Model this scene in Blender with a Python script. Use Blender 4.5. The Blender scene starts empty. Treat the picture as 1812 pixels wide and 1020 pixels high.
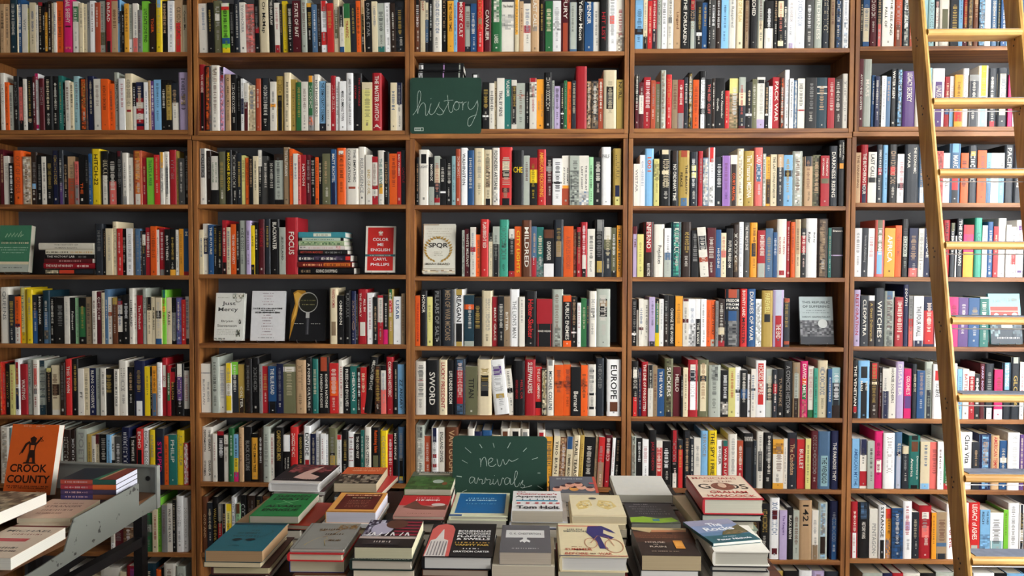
import bpy, math, random, re
from mathutils import Vector, Matrix, Euler

random.seed(7)
sc = bpy.context.scene
C = sc.collection

# ------------------------------------------------------------------ camera
FPX, Y0 = 1440.0, 509.8
CAM = Vector((0.0967, -3.4807, 1.6628))
YAW, PIT, ROL = 0.025693, -0.032565, -0.002643
_r = Vector((math.cos(YAW), math.sin(YAW), 0))
_f0 = Vector((-math.sin(YAW), math.cos(YAW), 0))
_f = _f0 * math.cos(PIT) + Vector((0, 0, 1)) * math.sin(PIT)
_u = -_f0 * math.sin(PIT) + Vector((0, 0, 1)) * math.cos(PIT)
CR = _r * math.cos(ROL) - _u * math.sin(ROL)
CU = _r * math.sin(ROL) + _u * math.cos(ROL)
CF = _f
cd = bpy.data.cameras.new('camera'); cam = bpy.data.objects.new('camera', cd); C.objects.link(cam)
cd.sensor_width = 36; cd.lens = 36 * FPX / 1812; cd.clip_start = 0.05
cam.matrix_world = Matrix(((CR.x, CU.x, -CF.x, CAM.x), (CR.y, CU.y, -CF.y, CAM.y), (CR.z, CU.z, -CF.z, CAM.z), (0, 0, 0, 1)))
sc.camera = cam

def ray(px, py): return (CF + CR * ((px - 906) / FPX) + CU * ((Y0 - py) / FPX))
def at(px, py, Y):                                   # the point seen at a pixel, on the upright plane y = Y
    d = ray(px, py); return CAM + d * ((Y - CAM.y) / d.y)
def atz(px, py, Z):                                  # the same on a level plane
    d = ray(px, py); return CAM + d * ((Z - CAM.z) / d.z)
def atp(px, py, P, n):
    d = ray(px, py); return CAM + d * ((P - CAM).dot(n) / d.dot(n))

# ------------------------------------------------------------------ light
sc.view_settings.view_transform = 'Standard'; sc.view_settings.look = 'None'
sc.view_settings.gamma = 1.0; sc.view_settings.use_curve_mapping = False
sc.view_settings.exposure = 0.0
w = bpy.data.worlds.new('world'); sc.world = w; w.use_nodes = True
w.node_tree.nodes['Background'].inputs[0].default_value = (0.75, 0.86, 1.0, 1)
w.node_tree.nodes['Background'].inputs[1].default_value = 1.0
def area(name, loc, target, sx, sy, power, col):
    l = bpy.data.lights.new(name, 'AREA'); l.shape = 'RECTANGLE'; l.size = sx; l.size_y = sy; l.energy = power; l.color = col
    o = bpy.data.objects.new(name, l); C.objects.link(o); o.location = loc
    o.rotation_euler = (Vector(target) - Vector(loc)).to_track_quat('-Z', 'Y').to_euler(); return o
area('daylight_side_window', (3.27, -2.15, 2.15), (0.6, -1.2, 1.75), 2.6, 2.2, 268, (1.0, 0.99, 0.97))
area('daylight_shop_front', (0.9, -7.05, 2.0), (0.2, 0, 1.5), 4.0, 2.4, 27, (1.0, 0.95, 0.88))

# ------------------------------------------------------------------ colours
PAL = dict(k='141415', w='dfdacd', c='d9cba9', b='bd9c76', g='878784', G='464644', s='b4b9c8', r='a21e27', R='c62b2a', m='54161e',
 o='dd5a1c', O='e79a2c', A='e2a438', y='e2c31e', Y='d6cf80', l='79c23c', n='2b683c', N='16382c', t='256a62', T='3f9c84', u='26507e',
 U='7db0d6', v='1a2042', p='5b3f7a', P='cf2068', K='dc6c64', q='b3a3c4', h='643a24', H='2c1e17', a='927c60', d='4c6a88', e='9ccf9e',
 i='a5472c', j='66664a', f='242930', x='aab0a4', z='b2964a', D='183440', L='8fb4b8', W='f0f0ee', I='946ab0', B='0f0f10', Z='ffffff')
NAMES = dict(k='black', w='off-white', c='cream', b='tan', g='grey', G='dark grey', s='silver', r='red', R='bright red', m='maroon',
 o='orange', O='amber', A='amber', y='yellow', Y='pale yellow', l='lime green', n='green', N='dark green', t='teal', T='sea green', u='blue',
 U='light blue', v='navy', p='purple', P='magenta', K='salmon pink', q='lilac', h='brown', H='dark brown', a='taupe', d='slate blue', e='mint green',
 i='rust brown', j='olive', f='charcoal', x='pale grey-green', z='gold', D='dark teal', L='pale aqua', W='white', I='violet', B='black', Z='white')
def lin(hexs):
    if isinstance(hexs, tuple): return hexs
    h = PAL.get(hexs, hexs); o = []
    for i in (0, 2, 4):
        v = int(h[i:i + 2], 16) / 255; o.append(v / 12.92 if v <= .04045 else ((v + .055) / 1.055) ** 2.4)
    return (o[0], o[1], o[2], 1.0)
def lum(c): c = lin(c); return .3 * c[0] + .6 * c[1] + .1 * c[2]
def mix(a, b, t): a, b = lin(a), lin(b); return tuple(a[i] * (1 - t) + b[i] * t for i in range(3)) + (1.0,)
def scale(a, k): a = lin(a); return tuple(min(1, v * k) for v in a[:3]) + (1.0,)

# ------------------------------------------------------------------ materials
def newmat(name):
    m = bpy.data.materials.new(name); m.use_nodes = True; nt = m.node_tree
    return m, nt, nt.nodes['Principled BSDF']
def attr_mat(name, rough, amp, sc_=60.0, spec=.5, coat=0.0):
    m, nt, b = newmat(name)
    at_ = nt.nodes.new('ShaderNodeAttribute'); at_.attribute_name = 'Col'
    tc = nt.nodes.new('ShaderNodeTexCoord'); nz = nt.nodes.new('ShaderNodeTexNoise'); nz.inputs['Scale'].default_value = sc_; nz.inputs['Detail'].default_value = 3
    mr = nt.nodes.new('ShaderNodeMapRange'); mr.inputs[3].default_value = 1 - amp; mr.inputs[4].default_value = 1 + amp
    mx = nt.nodes.new('ShaderNodeVectorMath'); mx.operation = 'SCALE'
    L = nt.links.new
    L(tc.outputs['Object'], nz.inputs['Vector']); L(nz.outputs['Fac'], mr.inputs[0]); L(at_.outputs['Color'], mx.inputs[0]); L(mr.outputs[0], mx.inputs['Scale'])
    L(mx.outputs[0], b.inputs['Base Color']); b.inputs['Roughness'].default_value = rough; b.inputs['Specular IOR Level'].default_value = spec
    b.inputs['Coat Weight'].default_value = coat
    return m
def page_mat():
    m, nt, b = newmat('paper_pages'); L = nt.links.new
    at_ = nt.nodes.new('ShaderNodeAttribute'); at_.attribute_name = 'Col'
    pg = nt.nodes.new('ShaderNodeAttribute'); pg.attribute_name = 'leaf'
    nz = nt.nodes.new('ShaderNodeTexNoise'); nz.noise_dimensions = '1D'; nz.inputs['Scale'].default_value = 900; nz.inputs['Detail'].default_value = 2
    mr = nt.nodes.new('ShaderNodeMapRange'); mr.inputs[3].default_value = .72; mr.inputs[4].default_value = 1.1
    mx = nt.nodes.new('ShaderNodeVectorMath'); mx.operation = 'SCALE'
    L(pg.outputs['Fac'], nz.inputs['W']); L(nz.outputs['Fac'], mr.inputs[0]); L(at_.outputs['Color'], mx.inputs[0]); L(mr.outputs[0], mx.inputs['Scale'])
    L(mx.outputs[0], b.inputs['Base Color']); b.inputs['Roughness'].default_value = .9; b.inputs['Specular IOR Level'].default_value = .1
    return m
def wood_mat(name, c1, c2, axis, scale_=1.0, rough=.5):
    m, nt, b = newmat(name); L = nt.links.new
    tc = nt.nodes.new('ShaderNodeTexCoord'); mp = nt.nodes.new('ShaderNodeMapping')
    s = [26.0, 26.0, 26.0]; s[axis] = 1.3
    mp.inputs['Scale'].default_value = [v * scale_ for v in s]
    oi = nt.nodes.new('ShaderNodeObjectInfo'); ad = nt.nodes.new('ShaderNodeVectorMath'); ad.operation = 'ADD'
    sm = nt.nodes.new('ShaderNodeVectorMath'); sm.operation = 'SCALE'; sm.inputs[0].default_value = (7, 5, 9)
    nz = nt.nodes.new('ShaderNodeTexNoise'); nz.inputs['Scale'].default_value = 1.6; nz.inputs['Detail'].default_value = 6; nz.inputs['Distortion'].default_value = .6
    n2 = nt.nodes.new('ShaderNodeTexNoise'); n2.inputs['Scale'].default_value = 5; n2.inputs['Detail'].default_value = 3
    cr = nt.nodes.new('ShaderNodeValToRGB'); cr.color_ramp.elements[0].position = .3; cr.color_ramp.elements[1].position = .72
    cr.color_ramp.elements[0].color = lin(c1); cr.color_ramp.elements[1].color = lin(c2)
    mr = nt.nodes.new('ShaderNodeMapRange'); mr.inputs[1].default_value = .3; mr.inputs[2].default_value = .7; mr.inputs[3].default_value = .78; mr.inputs[4].default_value = 1.12
    mx = nt.nodes.new('ShaderNodeVectorMath'); mx.operation = 'SCALE'
    L(tc.outputs['Object'], ad.inputs[0]); L(oi.outputs['Random'], sm.inputs['Scale']); L(sm.outputs[0], ad.inputs[1]); L(ad.outputs[0], mp.inputs[0])
    L(mp.outputs[0], nz.inputs['Vector']); L(nz.outputs['Fac'], cr.inputs[0]); L(ad.outputs[0], n2.inputs['Vector']); L(n2.outputs['Fac'], mr.inputs[0])
    L(cr.outputs[0], mx.inputs[0]); L(mr.outputs[0], mx.inputs['Scale']); L(mx.outputs[0], b.inputs['Base Color'])
    b.inputs['Roughness'].default_value = rough
    bp = nt.nodes.new('ShaderNodeBump'); bp.inputs['Strength'].default_value = .15; bp.inputs['Distance'].default_value = .002
    L(nz.outputs['Fac'], bp.inputs['Height']); L(bp.outputs[0], b.inputs['Normal'])
    return m
def plain(name, c, rough=.6, amp=.08, sc_=4.0, metal=0.0, c2=None, lo=.45, hi=.6):
    m, nt, b = newmat(name); L = nt.links.new
    tc = nt.nodes.new('ShaderNodeTexCoord'); nz = nt.nodes.new('ShaderNodeTexNoise'); nz.inputs['Scale'].default_value = sc_; nz.inputs['Detail'].default_value = 6
    cr = nt.nodes.new('ShaderNodeValToRGB'); cr.color_ramp.elements[0].position = lo; cr.color_ramp.elements[1].position = hi
    cr.color_ramp.elements[0].color = scale(c, 1 - amp) if c2 is None else lin(c2); cr.color_ramp.elements[1].color = scale(c, 1 + amp)
    L(tc.outputs['Object'], nz.inputs['Vector']); L(nz.outputs['Fac'], cr.inputs[0]); L(cr.outputs[0], b.inputs['Base Color'])
    b.inputs['Roughness'].default_value = rough; b.inputs['Metallic'].default_value = metal
    return m
M_PRINT = attr_mat('printed_cover', .42, .07, 60.0, .3)
M_MATTE = attr_mat('matte_board', .85, .10, 25)
M_PAGE = page_mat()
M_SHELF = wood_mat('pine_shelf_wood', '633515', 'ad733a', 0)
M_SIDE = wood_mat('pine_upright_wood', '633515', 'ad733a', 2)
M_LADX = wood_mat('ladder_rung_wood', 'ac7c3c', 'd8b068', 0)
M_LADZ = wood_mat('ladder_rail_wood', 'a47636', 'd2a85e', 2)
M_DARK = wood_mat('dark_table_wood', '2a140c', '4e2817', 0)
M_TRAY = wood_mat('cart_tray_wood', '3c2616', '6a4628', 1)
M_BACK = plain('grey_back_board', '5a5b5e', .8, .10, 3)
M_WALL = plain('painted_wall', '8c8478', .9, .05, 2)
M_CEIL = plain('painted_ceiling', 'a8a49a', .9, .04, 2)
M_FLOOR = wood_mat('floor_boards', '4a3220', '7a5636', 1)
M_CART = plain('worn_grey_paint', '8a8d86', .55, .10, 5)
M_BLACK = plain('black_metal', '1a1a1c', .5, .1, 8)
M_STEEL = plain('bright_wire', 'c8c8c8', .3, .05, 8, .9)
M_TREAD = plain('grey_rubber_tread', '6a7282', .8, .08, 30)
M_FRAME = plain('window_frame_paint', 'e0dcd2', .5, .04, 4)
mg, ntg, bg = newmat('window_glass'); bg.inputs['Transmission Weight'].default_value = 1; bg.inputs['Roughness'].default_value = 0; bg.inputs['IOR'].default_value = 1.02; bg.inputs['Base Color'].default_value = (.97, .99, 1, 1)

# ------------------------------------------------------------------ mesh collector
class MB:
    def __init__(s): s.v = []; s.f = []; s.c = []; s.l = []
    def add(s, vs, fs, col='w', leaf=None):
        n = len(s.v); s.v += [tuple(v) for v in vs]; c = lin(col)
        s.l += leaf if leaf else [0.0] * len(vs)
        for f in fs: s.f.append(tuple(n + i for i in f)); s.c.append(c)
    def box(s, x0, x1, y0, y1, z0, z1, col='w'):
        s.add([(x0, y0, z0), (x1, y0, z0), (x1, y1, z0), (x0, y1, z0), (x0, y0, z1), (x1, y0, z1), (x1, y1, z1), (x0, y1, z1)],
              [(3, 2, 1, 0), (4, 5, 6, 7), (0, 1, 5, 4), (1, 2, 6, 5), (2, 3, 7, 6), (3, 0, 4, 7)], col)
    def prism(s, pts, d, col='w'):          # closed outline of 3-D points pushed along vector d
        n = len(pts); d = Vector(d); vs = [Vector(p) for p in pts]; vs += [p + d for p in vs]
        s.add(vs, [tuple(range(n - 1, -1, -1)), tuple(range(n, 2 * n))] + [(i, (i + 1) % n, n + (i + 1) % n, n + i) for i in range(n)], col)
    def tube(s, pts, r, col='w', n=8, closed=False):
        pts = [Vector(p) for p in pts]; vs = []; fs = []; m = len(pts)
        for i, p in enumerate(pts):
            a = pts[i - 1] if (i or closed) else p; b = pts[(i + 1) % m] if (i < m - 1 or closed) else p
            t = (b - a).normalized(); e = t.orthogonal().normalized() if i == 0 else (e - t * e.dot(t)).normalized(); g = t.cross(e)
            rr = r[i] if isinstance(r, (list, tuple)) else r
            for k in range(n):
                an = 2 * math.pi * k / n; vs.append(p + e * math.cos(an) * rr + g * math.sin(an) * rr)
        for i in range(m if closed else m - 1):
            j = (i + 1) % m
            for k in range(n): fs.append((i * n + k, i * n + (k + 1) % n, j * n + (k + 1) % n, j * n + k))
        if not closed: fs += [tuple(range(n - 1, -1, -1)), tuple((m - 1) * n + k for k in range(n))]
        s.add(vs, fs, col)
    def build(s, name, mat, parent=None, bevel=0, smooth=False):
        me = bpy.data.meshes.new(name); me.from_pydata(s.v, [], s.f); me.update()
        a = me.attributes.new('Col', 'FLOAT_COLOR', 'CORNER'); buf = []
        for p, c in zip(s.f, s.c): buf += list(c) * len(p)
        a.data.foreach_set('color', buf)
        if any(s.l):
            b = me.attributes.new('leaf', 'FLOAT', 'POINT'); b.data.foreach_set('value', s.l)
        me.materials.append(mat)
        if smooth: me.polygons.foreach_set('use_smooth', [True] * len(me.polygons))
        o = bpy.data.objects.new(name, me); C.objects.link(o)
        if parent: o.parent = parent
        if bevel:
            m = o.modifiers.new('bevel', 'BEVEL'); m.width = bevel; m.segments = 2; m.limit_method = 'ANGLE'
        return o
def tag(o, label=None, cat=None, group=None, kind=None):
    if label: o['label'] = label
    if cat: o['category'] = cat
    if group: o['group'] = group
    if kind: o['kind'] = kind
    return o
def empty(name, loc=(0, 0, 0), rot=(0, 0, 0)):
    o = bpy.data.objects.new(name, None); C.objects.link(o); o.location = loc; o.rotation_euler = rot; o.empty_display_size = .05
    return o
def struct(name, box, mat):
    m = MB(); m.box(*box); return tag(m.build(name, mat), kind='structure')

# ------------------------------------------------------------------ lettering
_tc = {}
def glyphs(s, bold=True, res=2):
    k = (s, bold, res)
    if k in _tc: return _tc[k]
    cu = bpy.data.curves.new('t', 'FONT'); cu.body = s; cu.size = 1.0; cu.resolution_u = res
    cu.offset = (.012 if res < 3 else .024) if bold else (.0 if res < 3 else .010)
    ob = bpy.data.objects.new('t', cu); me = bpy.data.meshes.new_from_object(ob)
    vs = [(v.co.x, v.co.y) for v in me.vertices]; fs = [tuple(p.vertices) for p in me.polygons]
    bpy.data.objects.remove(ob); bpy.data.curves.remove(cu); bpy.data.meshes.remove(me)
    if not vs: vs, fs = [(0, 0), (1, 0), (1, 1)], [(0, 1, 2)]
    x0 = min(v[0] for v in vs); x1 = max(v[0] for v in vs); y0 = min(v[1] for v in vs); y1 = max(v[1] for v in vs)
    _tc[k] = ([((x - x0), (y - y0)) for x, y in vs], fs, x1 - x0, y1 - y0)
    return _tc[k]

# ------------------------------------------------------------------ one book: u = thickness, v = spine to fore-edge, w = height
SW = {'shelf': lambda u, v, w, T, D, H: (u, v, w), 'flat': lambda u, v, w, T, D, H: (v - D / 2, w - H / 2, u + T / 2),
      'face': lambda u, v, w, T, D, H: (v - D / 2, -u - T / 2, w), 'pile': lambda u, v, w, T, D, H: (H / 2 - w, v, u + T / 2)}
class Book:
    def __init__(s, T, D, H, col, pages='ddd5c2', hard=None, mode='shelf', xf=None):
        s.T, s.D, s.H, s.col, s.mode, s.xf = T, D, H, col, mode, xf
        s.hard = (T > .018 and H > .222) if hard is None else hard
        s.bulge = min(.16 * T, .0045) if s.hard else .0008
        s.cov = MB(); s.pag = MB(); s.k = 0
        hb = .0028 if s.hard else .0009; b = s.bulge; n = 6 if T > .012 else 4
        us = [-.5, -.42, -.3, 0, .3, .42, .5] if s.hard else [-.5, -.4, 0, .4, .5]
        out = [(-T / 2, D)] + [(T * q, s.sv(T * q)) for q in us] + [(T / 2, D)]
        hb = min(hb, T * .2)
        inn = [(T / 2 - hb, D), (T / 2 - hb, b + hb), (-T / 2 + hb, b + hb), (-T / 2 + hb, D)]
        pr = out + inn; N = len(pr)
        s.put(s.cov, [(u, v, 0) for u, v in pr] + [(u, v, H) for u, v in pr],
              [tuple(range(N - 1, -1, -1)), tuple(range(N, 2 * N))] + [(i, (i + 1) % N, N + (i + 1) % N, N + i) for i in range(N)], col)
        i_ = .003 if s.hard else .0004; a = T / 2 - hb - .0001; v0 = b + hb + .0002; v1 = D - i_
        # the fore-edge is slightly hollow on a hardcover
        pts = [(-a, v0), (a, v0), (a, v1), (0, v1 - (.002 if s.hard else 0)), (-a, v1)]
        P = [(u, v, i_) for u, v in pts] + [(u, v, H - i_) for u, v in pts]
        s.put(s.pag, P, [(4, 3, 2, 1, 0), (5, 6, 7, 8, 9)] + [(i, (i + 1) % 5, 5 + (i + 1) % 5, 5 + i) for i in range(5)], pages, [p[0] + .0137 * (hash(round(H * 1e5)) % 97) + .001 for p in P])
    def sv(s, u):
        return s.bulge * min(1, abs(2 * u / s.T)) ** 4
    def put(s, mb, vs, fs, col, leaf=None):
        T, D, H = s.T, s.D, s.H; sw = SW[s.mode]; vs = [sw(u, v, w, T, D, H) for u, v, w in vs]
        if s.xf is not None: vs = [tuple(s.xf @ Vector(v)) for v in vs]
        mb.add(vs, fs, col, leaf)
    # --- marks on the spine, w fractions measured from the head down
    def spine_rect(s, u0, u1, a, b, col):
        s.k += 1; off = .00012 * s.k; n = max(1, round((u1 - u0) / s.T * 4)); T = s.T
        us = [u0 + (u1 - u0) * i / n for i in range(n + 1)]
        w0, w1 = s.H * (1 - b), s.H * (1 - a)
        s.put(s.cov, [(u, s.sv(u) - off, w0) for u in us] + [(u, s.sv(u) - off, w1) for u in us], [(i, i + 1, n + 2 + i, n + 1 + i) for i in range(n)], col)
    def band(s, a, b, col): s.spine_rect(-s.T / 2 * .985, s.T / 2 * .985, a, b, col)
    def mottle(s, a, b, col, base=None):
        rnd = random.Random(int(s.T * 1e6) + int(a * 100)); nu = 2 if s.T < .018 else 4; nw = max(3, int((b - a) * s.H / .007)); s.k += 1; off = .00012 * s.k; T = s.T * .97
        base = base or s.col
        for j in range(nw):
            for i in range(nu):
                t = rnd.random(); c = scale(mix(base, col, t * .9), .6 + .8 * rnd.random())
                u0 = -T / 2 + T * i / nu; u1 = u0 + T / nu; w1 = s.H * (1 - a - (b - a) * j / nw); w0 = w1 - s.H * (b - a) / nw
                s.put(s.cov, [(u0, s.sv(u0) - off, w0), (u1, s.sv(u1) - off, w0), (u1, s.sv(u1) - off, w1), (u0, s.sv(u0) - off, w1)], [(0, 1, 2, 3)], c)
    def spine_text(s, txt, col, a, b, frac=.44, shift=0):
        s.k += 1; off = .00012 * s.k + .00035; L = (b - a) * s.H; T = s.T
        stack = txt.startswith('|'); txt = txt.lstrip('|').replace('_', ' ')
        def dep(u): return s.sv(max(-T / 2, min(T / 2, u))) - off
        if stack:
            for i, ch in enumerate(txt):
                vs, fs, wd, ht = glyphs(ch); h = L / len(txt) * .72; k = min(h / max(ht, .3), T * .5 / max(wd, .2)); wt = s.H * (1 - a) - L * (i + .5) / len(txt)
                s.put(s.cov, [((x - wd / 2) * k, dep((x - wd / 2) * k), wt + (y - ht / 2) * k) for x, y in vs], fs, col)
            return
        vs, fs, wd, ht = glyphs(txt, res=1 if T < .03 else 2)
        if L < T * .8:                                  # set across the spine
            kx, ky = T * .82 / wd, min(L * .8, T * .6) / ht; wc = s.H * (1 - (a + b) / 2)
            s.put(s.cov, [((x - wd / 2) * kx, dep((x - wd / 2) * kx), wc + (y - ht / 2) * ky) for x, y in vs], fs, col); return
        words = txt.split(' ')
        if len(words) > 2 and wd / ht * T * frac > L * 1.7 and T > .02:   # two lines on a wide spine
            h = (len(words) + 1) // 2
            s.spine_line(' '.join(words[:h]), col, a, b, frac * .45, T * .22, off); s.spine_line(' '.join(words[h:]), col, a, b, frac * .45, -T * .22, off); return
        s.spine_line(txt, col, a, b, frac, 0, off)
    def spine_line(s, txt, col, a, b, frac, uc, off):
        T, L = s.T, (b - a) * s.H; vs, fs, wd, ht = glyphs(txt, res=1 if T < .03 else 2)
        ky = T * frac / ht; kx = L / wd
        if kx > ky * 1.7: kx = ky * 1.7
        if kx < ky * .55: ky = max(kx / .55, ky * .7)
        w0 = s.H * (1 - a) - (L - wd * kx) / 2
        s.put(s.cov, [((y - ht / 2) * ky + uc, s.sv(max(-T / 2, min(T / 2, (y - ht / 2) * ky + uc))) - off, w0 - x * kx) for x, y in vs], fs, col)
    def dashes(s, rnd, col, a, b, frac=.45):            # lettering too small to read
        s.k += 1; off = .00012 * s.k; T = s.T; h = T * frac / 2; w = s.H * (1 - a); end = s.H * (1 - b); sh = rnd.uniform(-.08, .08) * T
        while w > end + .004:
            l = rnd.choice((.0018, .0025, .0034)); hh = h * rnd.choice((.6, .8, 1, 1))
            s.put(s.cov, [(sh - hh, s.sv(sh - hh) - off, w - l), (sh + hh, s.sv(sh + hh) - off, w - l), (sh + hh, s.sv(sh + hh) - off, w), (sh - hh, s.sv(sh - hh) - off, w)], [(0, 1, 2, 3)], col)
            w -= l + rnd.choice((.0012, .0016, .0045))
    # --- marks on the front cover, fractions from the spine side and from the tail
    def fr(s, vs, fs, col):
        s.k += 1; u = s.T / 2 + .00012 * s.k
        s.put(s.cov, [(u, x * s.D, y * s.H) for x, y in vs], fs, col)
    def rect(s, x0, y0, x1, y1, col): s.fr([(x0, y0), (x1, y0), (x1, y1), (x0, y1)], [(0, 1, 2, 3)], col)
    def poly(s, pts, col): s.fr(pts, [tuple(range(len(pts)))], col)
    def ell(s, cx, cy, rx, ry, col, n=20): s.fr([(cx + rx * math.cos(2 * math.pi * i / n), cy + ry * math.sin(2 * math.pi * i / n)) for i in range(n)], [tuple(range(n))], col)
    def ring(s, cx, cy, rx, ry, t, col, n=28, a0=0, a1=360):
        p = []; full = (a1 - a0) >= 360
        for i in range(n + 1):
            a = math.radians(a0 + (a1 - a0) * i / n)
            p += [(cx + rx * math.cos(a), cy + ry * math.sin(a)), (cx + (rx - t) * math.cos(a), cy + (ry - t * rx / rx) * math.sin(a))]
        s.fr(p, [(2 * i, 2 * i + 2, 2 * i + 3, 2 * i + 1) for i in range(n)], col)
    def txt(s, t, col, cx, cy, wd_, ht_, bold=True):
        vs, fs, wd, ht = glyphs(t, bold, 3); s.fr([(cx + (x / wd - .5) * wd_, cy + (y / ht - .5) * ht_) for x, y in vs], fs, col)
    def line(s, pts, t, col):
        A = s.D / s.H; out = []
        for i, p in enumerate(pts):
            a = pts[max(0, i - 1)]; b = pts[min(len(pts) - 1, i + 1)]; dx, dy = (b[0] - a[0]), (b[1] - a[1]) / A; l = math.hypot(dx, dy) or 1; nx, ny = -dy / l * t / 2, dx / l * t / 2 * A
            out += [(p[0] + nx, p[1] + ny), (p[0] - nx, p[1] - ny)]
        s.fr(out, [(2 * i, 2 * i + 2, 2 * i + 3, 2 * i + 1) for i in range(len(pts) - 1)], col)
    def gib(s, col, x0, x1, y, h, seed=1):
        r = random.Random(seed); x = x0; vs = []; fs = []
        while x < x1 - .01:
            l = r.choice((.015, .022, .03)); hh = h * r.choice((.7, .85, 1)); n = len(vs); l = min(l, x1 - x)
            vs += [(x, y - hh / 2), (x + l, y - hh / 2), (x + l, y + hh / 2), (x, y + hh / 2)]; fs.append((n, n + 1, n + 2, n + 3)); x += l + r.choice((.008, .01, .03))
        s.fr(vs, fs, col)
    def mot(s, x0, y0, x1, y1, cols, nx, ny, seed=1):
        r = random.Random(seed)
        s.k += 1; u = s.T / 2 + .00012 * s.k
        for i in range(nx):
            for j in range(ny):
                a = x0 + (x1 - x0) * i / nx; b = x0 + (x1 - x0) * (i + 1) / nx; c = y0 + (y1 - y0) * j / ny; d = y0 + (y1 - y0) * (j + 1) / ny
                col = scale(mix(r.choice(cols), r.choice(cols), r.random() * .6), .8 + .4 * r.random())
                s.put(s.cov, [(u, a * s.D, c * s.H), (u, b * s.D, c * s.H), (u, b * s.D, d * s.H), (u, a * s.D, d * s.H)], [(0, 1, 2, 3)], col)
    def finish(s, loc, rot=(0, 0, 0), label='', group=None, name='book', cat='book', mat=None):
        e = empty(name, loc, rot); tag(e, label, cat, group)
        s.cov.build('cover', mat or M_PRINT, e); s.pag.build('page_block', M_PAGE, e)
        return e

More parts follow.
